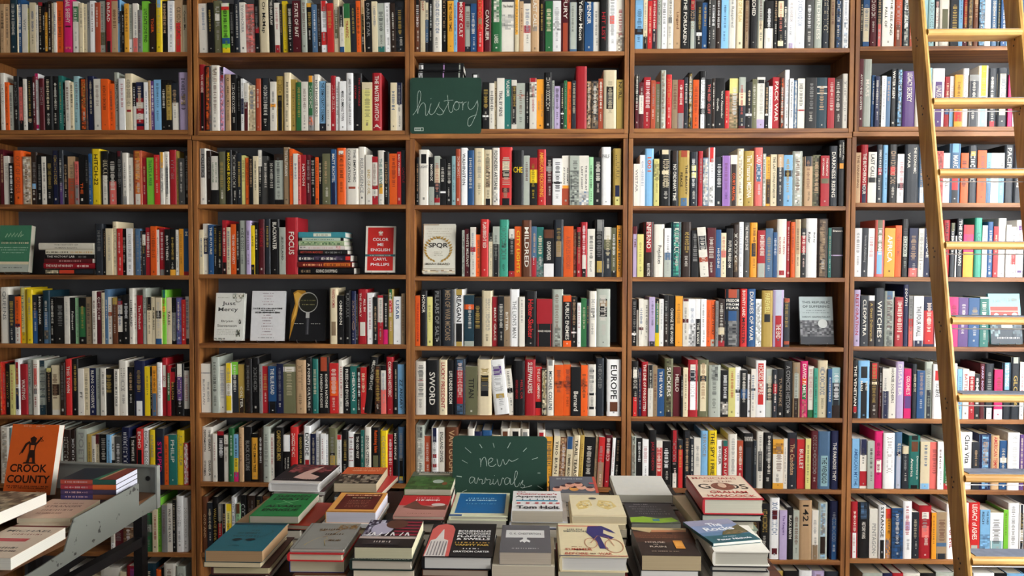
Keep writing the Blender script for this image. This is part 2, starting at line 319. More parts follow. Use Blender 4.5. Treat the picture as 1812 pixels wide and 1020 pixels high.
DATA = r'''
#1 1 0 0 5.177 0
40 35 b|88 35 b|155 0 D|165 0 c|200 0 u|252 38 w "WIT"g@25-60|270 75 Y|325 22 c|350 45 w|390 20 k 0-7:r|410 60 k|437 20 k 20-97:A|470 10 H|490 28 c|517 22 w|577 12 o|668 0 P 50-53:m "GAIL_SHEEHY"w@0-45 89-93:K|722 0 w 10-40:n|760 25 c|798 35 c|825 22 g|870 0 W|915 22 i|965 10 x 60-85:j|1022 0 r "BREAD"w@10-50 80-100:k|1077 8 b|1100 0 U 0-45:u|1112 100 k|1138 100 k|1178 32 A|1215 40 x 72-100:W|1262 30 w 70-100:K|1300 90 g|1367 10 l "LIVE_DATE_LOVE_FIND"k@15-80|1425 30 H "TIGER"o@30-60|1485 0 y 0-22:U|1535 10 k|1592 5 W|1672 0 b 45-100:R!|1715 45 c "Count_Me"k@10-55
#1 2 0 100 5.177 0
45 150 w|80 235 o|122 262 x|172 180 k|212 225 k 12-80:K|243 205 w|300 185 k 78-84:b|322 180 m|355 155 W 0-12:P 90-97:P|403 200 m|480 180 k|538 180 k|573 175 t|598 240 k|640 220 w|672 235 c|728 180 L|800 200 H m:o|860 180 v|925 205 w|993 205 o|1047 248 o|1088 145 x|1143 200 W|1215 155 c 64-68:r|1248 240 k 50-100:w|1318 235 v 33-42:r 55-66:r 78-86:r 92-100:r 42-55:w 66-78:w|1358 235 W|1380 220 b 0-100:b|1412 225 p|1475 212 U|1522 215 k|1572 215 k 10-80:z!|1635 240 f 42-100:w|1720 145 q 38-55m:z
#1 3 0 250 5.177 0
35 75 m|83 135 w|120 200 k|210 85 o "OUT_OF_ORDER"i@10-80|280 140 a m:w|340 100 H 60-70:U|382 130 k|425 140 w|480 130 k|535 85 v|580 80 f 60-100:p|620 130 k|685 140 b 45-100:i!|722 185 K 55-100:g|775 125 k "THE"o@50-85|810 130 k|840 115 u|922 70 y "HITCH-22"k@10-65|1000 90 k 45-100:w|1065 110 k 55-100:K|1117 90 k 0-10:m|1170 105 w 84-100:g|1220 150 w|1300 85 i m:A 80-100:w|1345 150 r|1412 150 l "THAT'S_A_FREE"n@5-60|1462 125 R|1505 100 w 0-30:A 30-75m:g|1550 95 w 30-80:g|1615 80 r:"|1635 90 z|1690 155 G|1735 90 k
#1 4 0 370 5.177 868
945 135 f|968 180 k|1030 178 c|1072 115 c|1120 178 R|1157 180 k|1215 178 W|1240 178 a|1285 180 d|1300 200 H|1335 215 f 5-30:w|1378 170 r|1432 158 o|1460 190 w|1508 170 r 88-100:g|1555 185 k "BROTHERS"w@2-80|1608 180 k 88-100:A|1640 190 w|1680 182 O|1738 180 u "M"w@2-20 92-100:r
#1 5 0 495 5.177 0
80 70 w "QUEENS"g@5-60|135 140 f|185 155 o 58-64:v 65-100:w|240 75 y 0-80:Y|298 90 y|345 140 f 32-100:u|387 155 k "BORN_IN_DARK"w@0-60|455 100 D 40-100:d 75-92m:a|500 160 k|588 165 k|637 155 w|690 165 k "Palimpsest"w@30-70|723 168 e|783 168 k 20-85:n|845 160 a|882 105 w|930 110 m|960 120 c|990 90 d|1030 160 w 32-40:i|1075 165 h 0-15:z|1125 150 k 10-18:r 18-38:w 42-75:w|1180 140 k|1225 80 w "HOMELAND"k@10-80|1255 150 w|1305 145 r "The_Pritchett"w@20-70|1345 80 x|1390 160 c 0-28:k|1425 165 c "MURMURING"k@10-80|1480 165 c 28-45:k 88-100:u|1525 95 l 0-15:t 30-40:A|1573 165 c "TALES"k@8-80|1615 165 k 32-92:g|1662 165 p m:d|1700 185 R|1735 155 w 88-100:G
#1 6 0 615 5.177 0
20 135 R m:O|50 135 R m:o|90 150 k|135 160 Y|180 110 W 5-45:r 52-90:v|252 155 r "WAITING"w@30-70|297 110 x|350 115 w 15-45:K 52-62:g|425 120 x 0-12:D 24-26:D 38-40:D 52-54:D 66-68:D 82-100:D|470 190 k 0-8:Y|550 165 c 38-60:H 90-100:w|595 140 H|658 110 R "THIS_TOWN"w@12-60|715 110 k|770 195 w "FT"k@45-70|818 190 c|880 190 v "BLING_CONSERVE"w@5-85|920 190 x|963 190 w|1045 195 k|1085 200 w "FREEDOM_IN_EXILE"k@5-80|1165 120 w|1225 180 k|1325 125 v 73-100:W|1375 175 y|1393 180 k|1435 170 O 55-100:d|1482 140 W|1530 100 r 12-50:w "SO"r@30-40|1560 165 r 15-70:n|1605 190 k "BILLION"z@20-75 8-30:r|1685 150 k 0-25:w 25-70:p|1735 190 k 5-85:w
#1 7 0 740 5.177 0
85 80 w m:a|165 95 L|230 100 k|300 90 G|370 85 x|430 100 h|500 90 w|570 95 x|650 110 H|690 110 H|800 100 x "POETRY"g@5-90|840 150 z|875 165 w "REALITY"k@5-80|913 150 c 0-20:m|975 150 k|1015 155 U|1055 165 w "RAT"k@5-45 50-100:k|1112 170 G|1192 90 v|1245 180 k "THE_WHITE_LIE"w@5-50|1312 100 R 0-38:R 38-100:k "ECHO"w@5-35|1368 95 W "DIGITAL_DISCONNECT"k@5-95|1420 110 y "DATABASE"g@10-50|1505 100 f 15-100:v "STUPID"P@20-80|1545 165 o|1618 155 t "PHILIP"w@5-60|1685 115 y|1725 230 R m:W
#1 8 0 860 5.177 1015
1050 460 w 60-100:W|1130 400 m|1230 385 h m:a|1255 320 k|1290 330 H|1330 270 u 45-100:x|1395 250 n 30-50:x|1440 220 c|1480 110 l|1530 180 g|1580 165 w "WAS_OF_THE_VALUE"k@10-80|1612 130 k|1678 95 W|1722 110 W
#1 9 0 860 5.177 640
800 770 w|920 900 k|1100 750 w|1160 790 c|1300 740 r m:p|1430 715 D|1480 770 o|1500 750 k|1610 715 w|1700 740 x
#2 1 330 0 4.53 88
168 0 w|215 20 k|282 5 j 25-38:w|345 25 l 0-7:w 7-14:R 70-82:u 90-100:y|380 30 k|425 0 f|475 18 w "TOWNCRIER"g@5-60|548 0 K m:g|580 0 k 55-65:r|657 0 c "Or_McMap"k@10-65|705 0 k "THE_DARK_FLAW"w@5-50|748 22 w 85-100:r|768 30 k|810 8 y|850 30 k|915 5 m "STATE_OF_BAIT"w@5-70|965 0 x|1005 25 k 0-8:A|1045 35 d|1080 30 H|1125 5 W 0-20:R 60-85:R|1175 25 R|1225 0 c 25-75:j|1262 50 w 0-45:k 88-100:u|1312 28 Y "TRAFFIC"r@35-70 0-30:n|1360 30 f|1395 5 o|1430 0 b 30-100:k|1485 5 k "DARK_STAR"g@5-70|1530 10 c|1590 0 x 88-100:t|1635 22 W|1675 25 H|1750 0 k m:f
#2 2 340 95 4.646 35
105 28 r 42-100:k "YOU_ARE_HERE"w@15-42|150 100 k m:o|222 95 w 2-25m:a|268 110 q 0-12:k 12-22:r 22-100m:K|315 170 b|370 170 k|400 200 k|425 205 W 38-68:v|460 240 w 40-100:m|520 260 c m:a|565 205 i|640 200 k 0-45:f|690 230 w 45-52:O|752 185 z 35-100:k|810 155 c|855 210 z|897 235 n|948 230 w|1000 180 g 12-75:g 0-12:O 12-75:g 75-90m:o 12-72:n|1045 170 w "HOT_HOUSE_KIDS"k@10-75|1100 225 f 0-85:U "THE_DEMOCRATIC_DILEMMA"k@3-82|1137 240 w|1180 180 r|1210 190 W|1265 225 W "MARK_CUMMINGS_TOWN"k@20-80|1322 158 W "JARED_ROOSTER_LIVES_CHARGED_FOR_A_DAY"k@10-90|1395 160 k "THE_STRUGGLE_STORM"r@5-60|1480 235 c 15-100:Y|1555 158 r "THE_MASTER_SWITCH"w@5-82 "A"w@88-96|1630 200 -|1680 238 c|1728 238 w 0-45:v
#2 3 340 245 4.646 60
118 82 w 0-52:g "POLITICS"k@10-52|155 100 H|215 145 k 0-70:w "BEYOND_THE_LIGHTHOUSE"n@3-65|275 110 j|325 95 k "MADAME_BUDDHA"y@5-75|370 110 k|405 120 f|438 140 Y|468 160 o|500 150 k|542 145 c|575 95 k 0-30:w|625 145 G|675 180 k|748 130 k 12-90:x 0-12:H|800 72 a "TOTALITARIAN"w@5-50|830 85 o|868 125 w|893 135 K|940 135 r "NATION"w@5-75|975 135 m|1012 160 k|1040 155 o|1070 150 k|1135 125 j|1188 90 u "MATT_RICHTEL"w@8-60 60-100:v|1262 78 o 5-12:w|1365 82 w "THE_EMPATHIC_CIVILIZATION"k@2-60 68-72:i|1425 68 w "RESURGENCE"g@20-80|1480 135 w "END_OF_OIL"z@30-80|1525 150 r 12-60:w 68-82:w|1578 98 w "THE_BELIEVER"t@15-70 62-80:A|1620 110 k|1685 125 o|1718 110 R "BAD_WOMAN"w@5-45|1765 100 f "CASTLE"r@30-60
#2 4 340 370 4.646 55
90 170 c|133 120 w 28-60:v|175 130 u "THE_FUTURE"w@5-60|205 140 k|248 145 k|282 92 r 78-100:k|317 150 c|362 125 o "THE_END_OF_POVERTY"w@20-80|388 120 k|440 95 x|483 95 q|512 135 y "KO_PZ"k@15-50 80-100:k|543 110 k|595 85 m "TOPSIDE"r@15-50|642 80 f|715 85 k "BLACKWATER"w@5-55|765 150 x "JESUSLAND"k@15-75|868 70 r "FOCUS"w@25-65
#2 5 340 495 4.646 1130
1195 70 c "WANTED_WOMEN"r@2-35 60-85:a|1250 130 k "OMNION"w@10-60|1305 90 k|1345 95 v|1362 120 k|1440 80 r "ALL_IN_THE_FAMILY"w@2-55 60-85:w|1488 110 W|1525 145 k|1570 130 r 5-55:w|1610 130 k 70-100:P|1655 80 z 0-18:n 20-42:R|1720 140 W "USAB"u@5-50|1750 115 a
#2 6 340 615 4.646 65
155 135 w 18-20:g "THE_SIDES_BLIND_PLAN"g@25-90|222 80 x|278 155 w|322 130 w 0-40:y 65-95:y|380 120 f 0-25:l|430 140 z 70-100:H "COLTER"w@45-90|490 95 k m:H|550 85 k|575 140 g|625 155 r|695 155 u 75-100:k "THE_BLUE_ROAD"w@5-60|750 135 v|850 140 j 5-15:w|935 105 b|985 85 k "A_POINTS_CULTURE"w@10-90|1035 95 t:"|1130 80 k 0-25:i "KOSHER_NATIONS_FOREIGN_BODIES"w@30-90|1200 130 R 35-65:o|1245 105 w|1300 160 k "FREEDOM_EVOLVES"w@5-85|1355 155 t "SHERWIN"w@5-80|1385 170 H|1432 165 R|1500 80 k|1550 150 k m:h|1595 150 k 10-50:w 50-100:K|1655 80 r "COMMON_HISTORIC"w@8-70|1690 120 k -|1745 140 U "ZZ_ANSARY"k@30-90
#2 7 340 740 4.646 70
168 75 w "THE_GREAT_DEFORMATION"k@5-45 "DAVID_A_STOCKMAN"k@62-90|205 130 w|262 110 k 0-8:r|297 140 w 20-25:H|340 85 n|382 135 U 50-80:y 80-100:P|422 80 b|490 75 k "BLACK_CULTURE"g@25-80|540 130 k 8-95:A "THE_LEMON_TREE"k@20-80|580 90 H|640 70 x|675 130 w|750 80 k "CAMPAIGNER_MEN"z@5-60|805 140 k 0-35:W "THE_END_WATCH"w@40-80|870 75 R|915 135 k "GARDEN_OF_ISLAM"z@5-60|975 65 W "DIVIDE"k@10-55 60-72:r|1015 130 v|1055 110 W|1095 130 W|1118 135 W|1190 85 j 45-100:k 50-75:z|1228 140 W 0-10:R|1280 100 k|1335 115 W 10-12:r 33-35:r 55-57:r|1385 130 k "THE_OLD_WAY"w@5-50|1415 100 t|1470 75 w "SENIOR_CITIZEN"k@15-70|1545 80 k "Rethinking_Islam"o@5-45 50-100:j|1605 105 y|1650 135 r|1690 105 k "MOLE_PEOPLE"w@5-55|1745 75 d 55-90:k 88-95:y
#2 8 340 860 4.646 55
125 90 h "GOD_AND"b@15-90|165 140 f|212 95 k "WALLACE_DEVIL"z@20-80|245 150 k 0-35:g 40-100:r|278 150 w 0-80:k|322 150 y 15-40:Y|360 95 W|395 150 e 0-20:h|450 80 k|520 85 H|575 90 k|640 90 h|700 70 k|760 90 f|840 80 m|900 95 k|960 80 H|1040 90 w|1100 85 D|1160 75 h|1230 90 k|1300 80 v|1370 95 G|1430 85 k|1500 90 m|1580 80 f|1660 95 H|1750 90 k
#3 8 720 860 4.53 62
130 90 k|190 80 h|260 95 w|330 85 D|400 90 k|480 80 r|560 95 f|640 85 H|710 90 k|790 80 c|860 95 v|940 85 k|1010 90 m|1090 80 h|1160 95 G|1230 85 k|1300 90 f|1380 80 t|1460 95 k|1540 85 H|1620 90 w|1710 80 k
#3 1 720 0 4.53 60
108 0 h 0-35:k 35-100:h|147 5 c "2007"r@0-20|175 20 f 35-80:d 0-35:c|205 0 k|278 0 w|325 0 k|375 5 A "THE_TIGER_TIMES"k@5-60|403 0 U|465 0 r "MONEY_CULT"w@0-70|510 30 f 5-88:x|560 28 u|613 0 R 40-50:a|675 0 m "CAVALIER"w@25-80|760 0 n 0-48m:w "LABIES"w@70-85|860 0 w 25-55m:g "The_Fruited"k@5-12|900 0 c 0-70:A|935 10 b|992 28 w 45-60:r|1060 0 b "LAST_CALL"w@5-55 50-62m:g|1110 0 k m:H|1170 0 n|1235 5 W 40-58m:k|1305 0 m 50-100:i "FURY"w@5-45|1362 0 d 0-95:x|1425 0 k "Yellow_Moon"w@10-80|1495 0 u "PENKIR"w@0-45|1545 0 w|1610 0 k "HIT_LIST"r@30-80|1680 0 W 35-50:K|1745 0 w 62-100m:a
#3 2 720 95 4.53 605
660 228 k 70-74:W|700 235 w|722 220 c|782 195 w "TRIAL_BY_IRENE"k@25-75|838 205 t "VLADIMIR"w@2-35|880 210 w 12-90:k|950 235 x 25-35m:i|982 235 k|1040 195 w 0-8:r 8-38m:k|1100 205 O "DEFINING_THE_WIND"a@30-75|1162 150 k|1182 215 x|1232 260 q:" |1258 235 k 65-68:W|1285 215 n|1320 225 o|1355 215 f|1442 100 r !|1480 215 H m:b|1535 215 f 58-62:q m:a|1575 200 i|1680 130 c 28-66:k 38-58:G!|1738 208 z "NURL"k@5-40
#3 3 720 245 4.53 75
95 150 k|175 90 w 8-25:k "LIGHT"g@28-34|220 150 k "MAVERICK"w@15-50 62-100:x|265 140 x 25-55:c 55-85:f 85-95:r|313 165 k 70-74:W|360 150 k|390 140 L|430 85 i|485 75 W "WASHINGTON"f@10-65|540 95 u|617 78 c|683 90 c 30-68m:h 88-100:k|742 75 w "FOUNDERS_ARTISAN"k@5-70 70-95m:g|845 70 R 25-40:c 40-52:k 70-78:m 88-100:k|935 95 k "CHE"y@29-42|985 138 x|1045 155 r 25-53:y 53-100:k|1115 88 R "AMERICAN_RECKONING"A@5-85|1168 145 m 0-20:k 20-30:g|1243 160 W 50-54:k|1305 138 w 60-66:O 66-100:i "AN_ARMY_AT_DAWN"f@20-60|1382 138 x 30-100m:f|1458 138 w "THE_GUNS_AT_LAST_LIGHT"f@20-70 72-100m:d|1495 150 e:"|1560 150 k|1635 68 W "PHILIP"g@12-20|1655 150 -|1720 80 z 65-85:v 85-100:Y
#3 4 720 370 4.53 440
463 170 x m:k|508 160 m "WHITE_MILITANT"w@10-80|552 145 w 40-50:r|590 205 o|655 82 R "PLAN_BRIGHT_RED"w@5-50|688 190 c 0-20:k|742 140 x 35-100:k|815 85 T 38-48m:k|863 160 k 0-20:w 88-100:r|922 140 o "CITY_LIGHTS"y@5-95|998 90 h "MILDRED"w@5-90|1040 140 d 62-100:r|1097 145 t 62-100m:g|1178 165 k 0-18:h 72-100:W "GUNPOWDER"w@25-65|1255 85 f 38-65:a|1335 138 o "A_PEOPLE'S_HISTORY"i@20-85|1362 160 h m:K|1393 145 r 10-40:k|1447 105 r 60-85:w 85-100:k|1507 160 w|1580 85 k 0-20:g 72-92:z|1638 145 f 0-25:w 25-45:j|1682 150 j 88-100:k|1728 132 O "THE_MAN_BEHIND"k@5-90
#3 5 720 495 4.53 65
105 128 o "THE_PANIC_SQUARE"r@5-95|162 88 k "HONOR"w@8-40|205 138 Y|278 85 k "PILLARS_OF_SALT"g@2-90|375 78 f "MEN_OF_WAR_MCCANS"a@2-90|460 78 W 0-10:z 92-100:z 60-92:k "REAGAN"k@10-57|538 125 D 18-28:o 90-100:x|600 145 k|685 90 c|728 138 r "MARY_GRACE"w@20-90|778 135 k 18-50:G|825 135 a "BITTER"w@20-80|900 78 W "THE_LION'S_MAN"g@20-85|945 138 w|1040 92 k "Helter-Skelter"R@15-85|1165 155 r 52-100:k "ROGER_WILSON"w@65-70|1252 78 x 65-100m:H|1318 128 R 0-12:o 88-100:o 12-88:k "PUBLIC_ENEMIES"w@14-86|1365 140 k 70-73:W|1395 185 W|1440 150 n|1460 155 f|1520 92 w 30-48m:k|1630 75 x 17-48:k 20-30:a|1720 150 -
#3 6 720 620 4.53 65
150 90 w 18-20:g 35-36:r 65-66:g|255 80 k "SWORD"w@22-82|322 78 c "LUCKY_PRESIDENT"r@5-88|380 80 k "LIFE_UNDER_DOOM"w@20-80|468 70 f m:d 20-80:r|565 130 j "TITAN"k@25-65|680 75 c 28-66:k 40-56:G!|800 80 W 12-28:p 62-70:z /-50|855 150 w 42-52:k /-40|945 85 k "HELL_OR_GODS_HEROES"r@35-70|1030 75 r "SLEEPWALKERS"w@5-60|1082 135 R "THE_LAST_CAMPAIGN"w@3-65 72-85:k|1120 150 k m:c|1182 80 w "MICHAEL_COLLINS"D@20-90 0-10:g|1255 118 o 32-45m:k|1315 115 o 32-45m:k|1395 135 k "Bernard"w@50-90|1448 120 o 28-42m:k|1515 115 w 10-15:k 20-35m:k 55-60:k 82-87:k|1580 65 f|1602 100 -|1715 75 W "EUROPE"k@10-70 75-92:h
#3 7 720 740 4.53 62
140 60 x m:w 0-20m:f|195 145 i|250 80 W 0-25:v 45-52:r 62-68:r|308 75 w "ENGLAND_DIVIDE"k@8-60|410 75 h "VAN_GOGH"b@5-75|485 140 k|540 85 w|600 110 v|680 100 u|750 140 c|825 85 w 5-100:h|915 85 w 5-100:k|980 90 w 5-100:g|1045 130 -|1110 95 w 0-100:w 5-95:r|1170 150 A 0-100:A|1222 145 c "TRIO_BURN"k@5-80|1275 155 h m:b|1325 150 c 0-25:u "SUMMER_MEADOW"k@35-90|1380 140 c "TRAIL_TEARS"k@8-80|1415 140 z|1505 155 k|1530 150 a|1580 155 R 50-100:a|1640 140 m:" 30-100:r|1665 160 W|1715 160 k 85-90:W
#4 1 1100 0 4.366 105
168 0 U 10-100:U 58-70:H|202 0 c 78-100:k|235 5 R|272 0 r 60-100:f|310 0 x|350 0 W|402 0 w 45-55:g|460 0 b "Lingard"h@20-70|522 0 k "THE_FORSAKEN"w@5-88|576 0 f 10-30:r 50-100:x|622 10 k 65-72:W|668 20 u|692 0 k|728 0 G|770 0 H|825 0 U|885 0 w "The_Respired"g@0-60|945 0 c "EAST_OF_THE_SUN"z@0-50|990 0 H 15-100:a|1050 0 k "SPEECHED"w@0-42|1105 0 x 50-100:c|1172 5 k 58-100:w|1208 0 k|1252 0 k 10-40:c 85-95:c|1280 0 f|1340 0 W 90-100:q|1418 0 W 0-10:r|1490 0 G|1550 0 x "WILDERNESS"w@0-90|1612 0 f|1650 0 a|1708 0 f m:u|1768 0 W 50-100m:d
#4 2 1100 85 4.366 105
133 205 k 0-35m:w 50-100:m|170 265 m 28-68:w|225 225 r|262 250 i|300 260 j 0-5:r|342 170 x m:a|388 205 R|433 245 a|482 245 r 68-100:g|512 225 f|550 190 k m:z|598 245 o|652 178 k 15-65:W 75-100:W|698 240 k "THE_RED_CLIFF"K@10-70|722 235 H|798 232 k "Vera_Alexander_Coville"w@25-80|832 330 R 0-100:R|905 235 j m:b 0-30:Y|958 225 f 0-30:x 30-55:c 95-100:m|1008 260 k 68-73:W|1045 240 j|1108 225 w 5-12:k 82-100:q|1135 265 k 68-72:W|1165 295 W|1225 225 r "PACK_WAR"w@5-90|1258 225 H m:o|1296 168 W|1328 235 W "Six_Days_of_Hampton_Roads"k@5-80|1360 250 d m:w|1418 235 w 62-65:r|1508 228 k -|1590 228 D 0-100:D 17-20:w 30-32:w|1645 230 r|1705 240 H|1748 198 w
#4 3 1100 240 4.366 92
140 218 w "WISTAR"g@10-70|180 150 W|248 100 U "1001"o@5-50|290 180 Y 10-45m:j|382 110 k 0-8:c 37-43:c|438 115 k 0-20:H "NO_ORDINARY_TIME"w@25-90|525 115 z 0-12:i 85-100:d "THE_BEAUTY_PEACE"k@25-80|590 125 f 25-35:Y 38-48:Y|628 120 r|668 170 d 45-58:R m:w|722 92 W 0-25:R 65-95m:g|778 165 f|840 155 q:" 0-100:I|892 150 w 18-100:H "COURT_MARTIAL"o@35-90|945 100 c m:w|1025 118 z "The_Treasures_MEDINA"w@8-85|1090 92 K 28-58:d|1115 140 x m:w|1150 165 A 45-95:H|1202 145 c "THE_LAST_CONQUISTADOR"k@5-85|1252 145 f 0-25:b|1320 150 U 30-42:k|1398 120 x 0-12:g m:w|1412 165 c|1475 160 b 0-20:f 20-100:b|1538 150 j m:H|1605 155 r 45-55:j "THE_MANTLE_OF_COMMAND"w@5-40|1670 80 f "DARKNESS_RISING"w@10-85|1740 35 k 35-43:O "AGAINST_ALL_ENEMIES"w@3-30
#4 4 1100 370 4.366 88
120 135 q "TIME"m@5-60 0-15:m|170 195 Y|248 100 H 0-55:r "INFERNO"w@0-48 "MAX_HASTINGS"w@75-98|330 118 w "Prejudices"k@40-75|382 148 W 50-65:d 65-100:x|460 100 D 0-10:x m:T|538 100 H|595 165 k|662 142 w 17-45:f 60-70:i /-30|728 145 m|768 160 u "HIGGINS"w@30-90|808 185 c 40-55:K|862 150 k "FUTURE_FREEDOM"w@25-80|905 120 H 60-90m:a|942 100 W|990 105 G "THE_WORLD'S_SAGE"w@5-50|1050 105 O 38-62:f|1112 165 r 70-100:x|1170 150 d|1202 180 u|1275 78 w "THE_LEAN_SUCCESS"r@30-60 88-96:r|1305 95 r|1340 100 o|1385 80 c 0-60:b|1425 150 k 15-50:r|1510 72 W "Bull_by_Ruler"k@20-45|1595 75 H m:a|1620 145 t|1720 140 k 55-57:q "Steven"w@5-10
#4 5 1100 495 4.366 78
115 150 k 72-77:W|132 220 k 0-5:k 5-100:w|170 148 w 60-66:m|212 155 w|258 135 q:" 90-100:f|290 145 y 10-72:t 0-10:k|328 150 W|362 120 k 35-100:H|415 122 k "CHANGE_THE_WORDS"w@25-95|472 128 O|518 150 w 0-5:m 42-50:m|570 150 W 52-100m:k|612 150 W 42-100:k "THE_TANKS"w@50-95|655 150 W|688 158 o "THE_VETERAN"i@10-90|724 158 o 85-100:x "TROOP_STORY"k@5-80|748 165 g|798 150 H 60-75:c 88-100:r|915 75 f 38-55:u 0-15:i 55-100m:g "FREEDOM"w@16-23 "FROM"w@24-29 "FEAR"w@30-35|970 72 R "BOUNTY_LAND"w@3-48 "MINISTER"k@50-95|1035 72 u "DIARIES_OF_WAR"w@5-90|1082 150 W m:x|1168 85 z 42-56:k "FAREWELL"Y@5-40|1255 80 q:" 0-45:s 45-100:r "THE_END"w@60-85|1298 145 f 0-8:i 88-95:i
#4 6 1100 620 4.366 72
130 85 k 65-100:R 15-30:w|152 140 v|203 90 r "THE_LINE_OF_FORGOTTEN"w@5-90|243 115 w 0-45:k|275 120 a|330 145 u "THE_WAR"w@5-60|398 65 j m:H "SUCKERS"w@15-65 92-100:f|458 130 m "HELLO"w@15-50|475 200 k|512 135 c|588 75 r 8-18:w 18-38:f 38-88:W|672 75 j 8-90:c 28-38:f|765 115 x 0-30m:f|825 155 k 68-95m:w|878 135 Y|920 130 W 45-52:k|973 155 k 40-60:u|1000 185 W|1035 145 w 40-45:k|1115 80 W 5-78:R "HORSES_EMPIRE"w@8-60|1168 145 x 30-65:f|1202 150 f 30-50:r|1250 145 k "TURNPIKE"a@15-80|1320 85 k "A_CONCISE_HISTORY"g@8-90|1380 95 a 20-65:x 65-100:H|1440 85 P 35-68:n 30-42:o 68-100m:a "DAVID_FAMILY"w@5-65|1485 125 x 0-85:w 85-100:n|1515 140 T|1592 80 c|1625 145 u "ROBESPIERRE"w@5-80|1688 135 L 30-75:f 75-100:H
#4 7 1100 740 4.366 75
112 140 x m:k|160 155 k|208 165 W|268 95 k "JACK_LONDON"r@20-70|315 175 w 15-100:R|382 180 k|436 95 k 0-55:r 75-100:w|475 170 f 20-100:R|530 95 k m:f|558 160 f|610 155 w|668 100 U "SERVICE"g@5-45|735 98 y "THE_SPY_I_FRIEND"k@3-95|780 170 W "BOILER"m@5-60|822 175 r 0-12:t "WAR_IN_LITTLE"w@15-95|892 125 w 78-100:r|940 175 i 50-100:r|1018 120 k 25-100:f "THE_WAR_THAT_PEACE"w@5-15|1042 175 f|1098 105 w 35-70:G|1168 115 k 20-50m:g|1250 165 A 8-28m:h 30-88:w|1280 160 w|1355 115 f 10-50:m "The_Candidate"b@20-75|1420 165 R "BULLET"w@20-60|1462 160 Y|1518 100 m|1615 105 d:" 0-42:d 42-95:L "THE_WENDIGO"f@45-90|1675 100 v "THE_PARADISE_THEY"w@20-85
#4 8 1100 860 4.366 75
140 90 k|200 85 f|270 95 h|340 80 k|420 90 D|490 85 m|560 95 k|640 80 G|710 90 H|780 85 k|850 95 w|920 80 f|990 90 k|1070 110 H|1145 140 k|1220 95 W 20-35:m 82-92:m|1278 190 q:" 0-100:q "The_Keepers"p@10-50|1325 170 k "BLACK_EARTH"w@15-60|1372 190 x|1470 115 b "1421"k@6-44|1520 190 w 70-100:a|1590 130 x m:U 60-90:H|1610 200 -|1672 120 v 30-100:u
#4 9 1100 860 4.366 1140
1250 660 z|1370 620 k|1470 640 W|1570 640 q:"|1690 660 f
#5 1 1495 0 5.716 160
185 0 f|250 0 u 22-90:c|325 0 m 0-18:i|380 0 f 60-100:K|505 0 w "THE_RISE_AND_FALL_OF"k@0-85|585 0 i 60-100:h|660 0 f m:x|690 0 i|845 0 L|910 0 L 0-8:K|960 0 f 30-100:w|1068 0 w 33-100:j 70-100:w "VALOR"w@3-25|1152 0 f|1195 0 U|1245 0 m 0-60:r|1300 0 G m:b|1360 0 h 10-25:b|1415 0 f m:U|1480 0 W|1545 0 d|1580 0 D|1640 0 u|1700 0 L|1770 0 W|1812 0 u
#5 2 1495 85 5.716 130
185 90 m "ATTITUDES_CUSTER"w@3-95|270 80 x "MARS"w@30-55|305 275 u|352 285 v|372 330 G|418 280 W|462 290 d|522 215 k "WATER_KEEN"w@3-50|588 210 f m:U|715 235 p "LEGACY_SECRECY"w@3-55|800 240 w|885 200 L|1010 205 W 23-100:p "UNUSUAL"w@30-60|1060 290 r 50-75:u|1110 285 W 60-100:U|1190 270 A 70-90:R|1255 205 W|1352 270 g 12-100:f|1450 178 W 0-50:y 50-100:L|1540 205 f 90-100:r|1652 200 f 10-80:c|1700 270 P|1765 340 W|1812 270 m
#5 3 1495 235 5.716 105
160 200 b "THE_VANISHING"h@5-70|235 120 r 85-100:f 70-100:v "THE_BUTCHERING_HOUR"w@15-85|320 195 w 50-60:k "LAST_CALL"k@5-50|385 120 f 40-52:r|440 125 U|530 118 k 38-52:R|605 215 W 60-70:f|748 118 f "THE_ECONOMIC_WAR"w@5-50|810 145 d 72-100:W|880 150 x|920 180 k|995 185 K m:r|1060 205 W "METAL"g@10-90|1172 110 d 52-78:R 78-100:f 0-15:U "MARCUS"w@20-50|1250 205 o|1340 130 f 10-18:z|1432 178 o|1478 205 U 60-100:d|1555 205 W|1612 205 U 0-45:W|1710 125 f "PACIFIC"w@5-50|1812 130 f 0-35:m
#5 4 1495 365 5.716 98
170 222 W|235 222 f "Sonnets_Awakening"g@15-70|305 225 W|400 140 K 0-55:j 55-95:U|508 222 A "AFRICA"W@15-70|572 195 o "THE_ECONOMIC"i@15-60|648 130 k 30-65:x|742 222 v 82-100:K|800 225 f 0-100:w|872 225 v "A_BRIDGE"w@5-60|900 225 k|990 200 x|1062 140 r "HALF_THE_SKY"k@5-60|1115 170 f 0-15:j|1130 300 W|1198 125 f "THE_DEAD_DAWN"w@3-80|1312 190 P 0-18:R 52-100:O|1388 118 T "LOVE"t@10-70|1440 195 W|1500 158 u|1552 205 r|1632 122 W|1680 190 W|1735 210 W 55-75:R|1812 140 W 10-18:p 88-92:p
#5 5 1495 490 5.716 88
158 132 q "RESTORATION"r@8-80|238 190 f "CLEOPATRA"w@8-80|300 190 H 0-10:W "A_Great_Deliverance"z@15-90|400 115 f "WITCHES"w@22-85|505 145 x 0-15:d 20-100m:f|590 205 m 0-100:r|645 80 v "SOUTH"w@0-40|695 195 g 45-60:R 60-100:K|798 195 W 88-100:v "THE_FOUR_WALL"k@20-80|908 200 v 28-95:R|930 200 W|1050 210 W|1145 205 P|1250 210 p|1365 215 u|1455 205 t 0-3:W
#5 6 1495 615 5.716 75
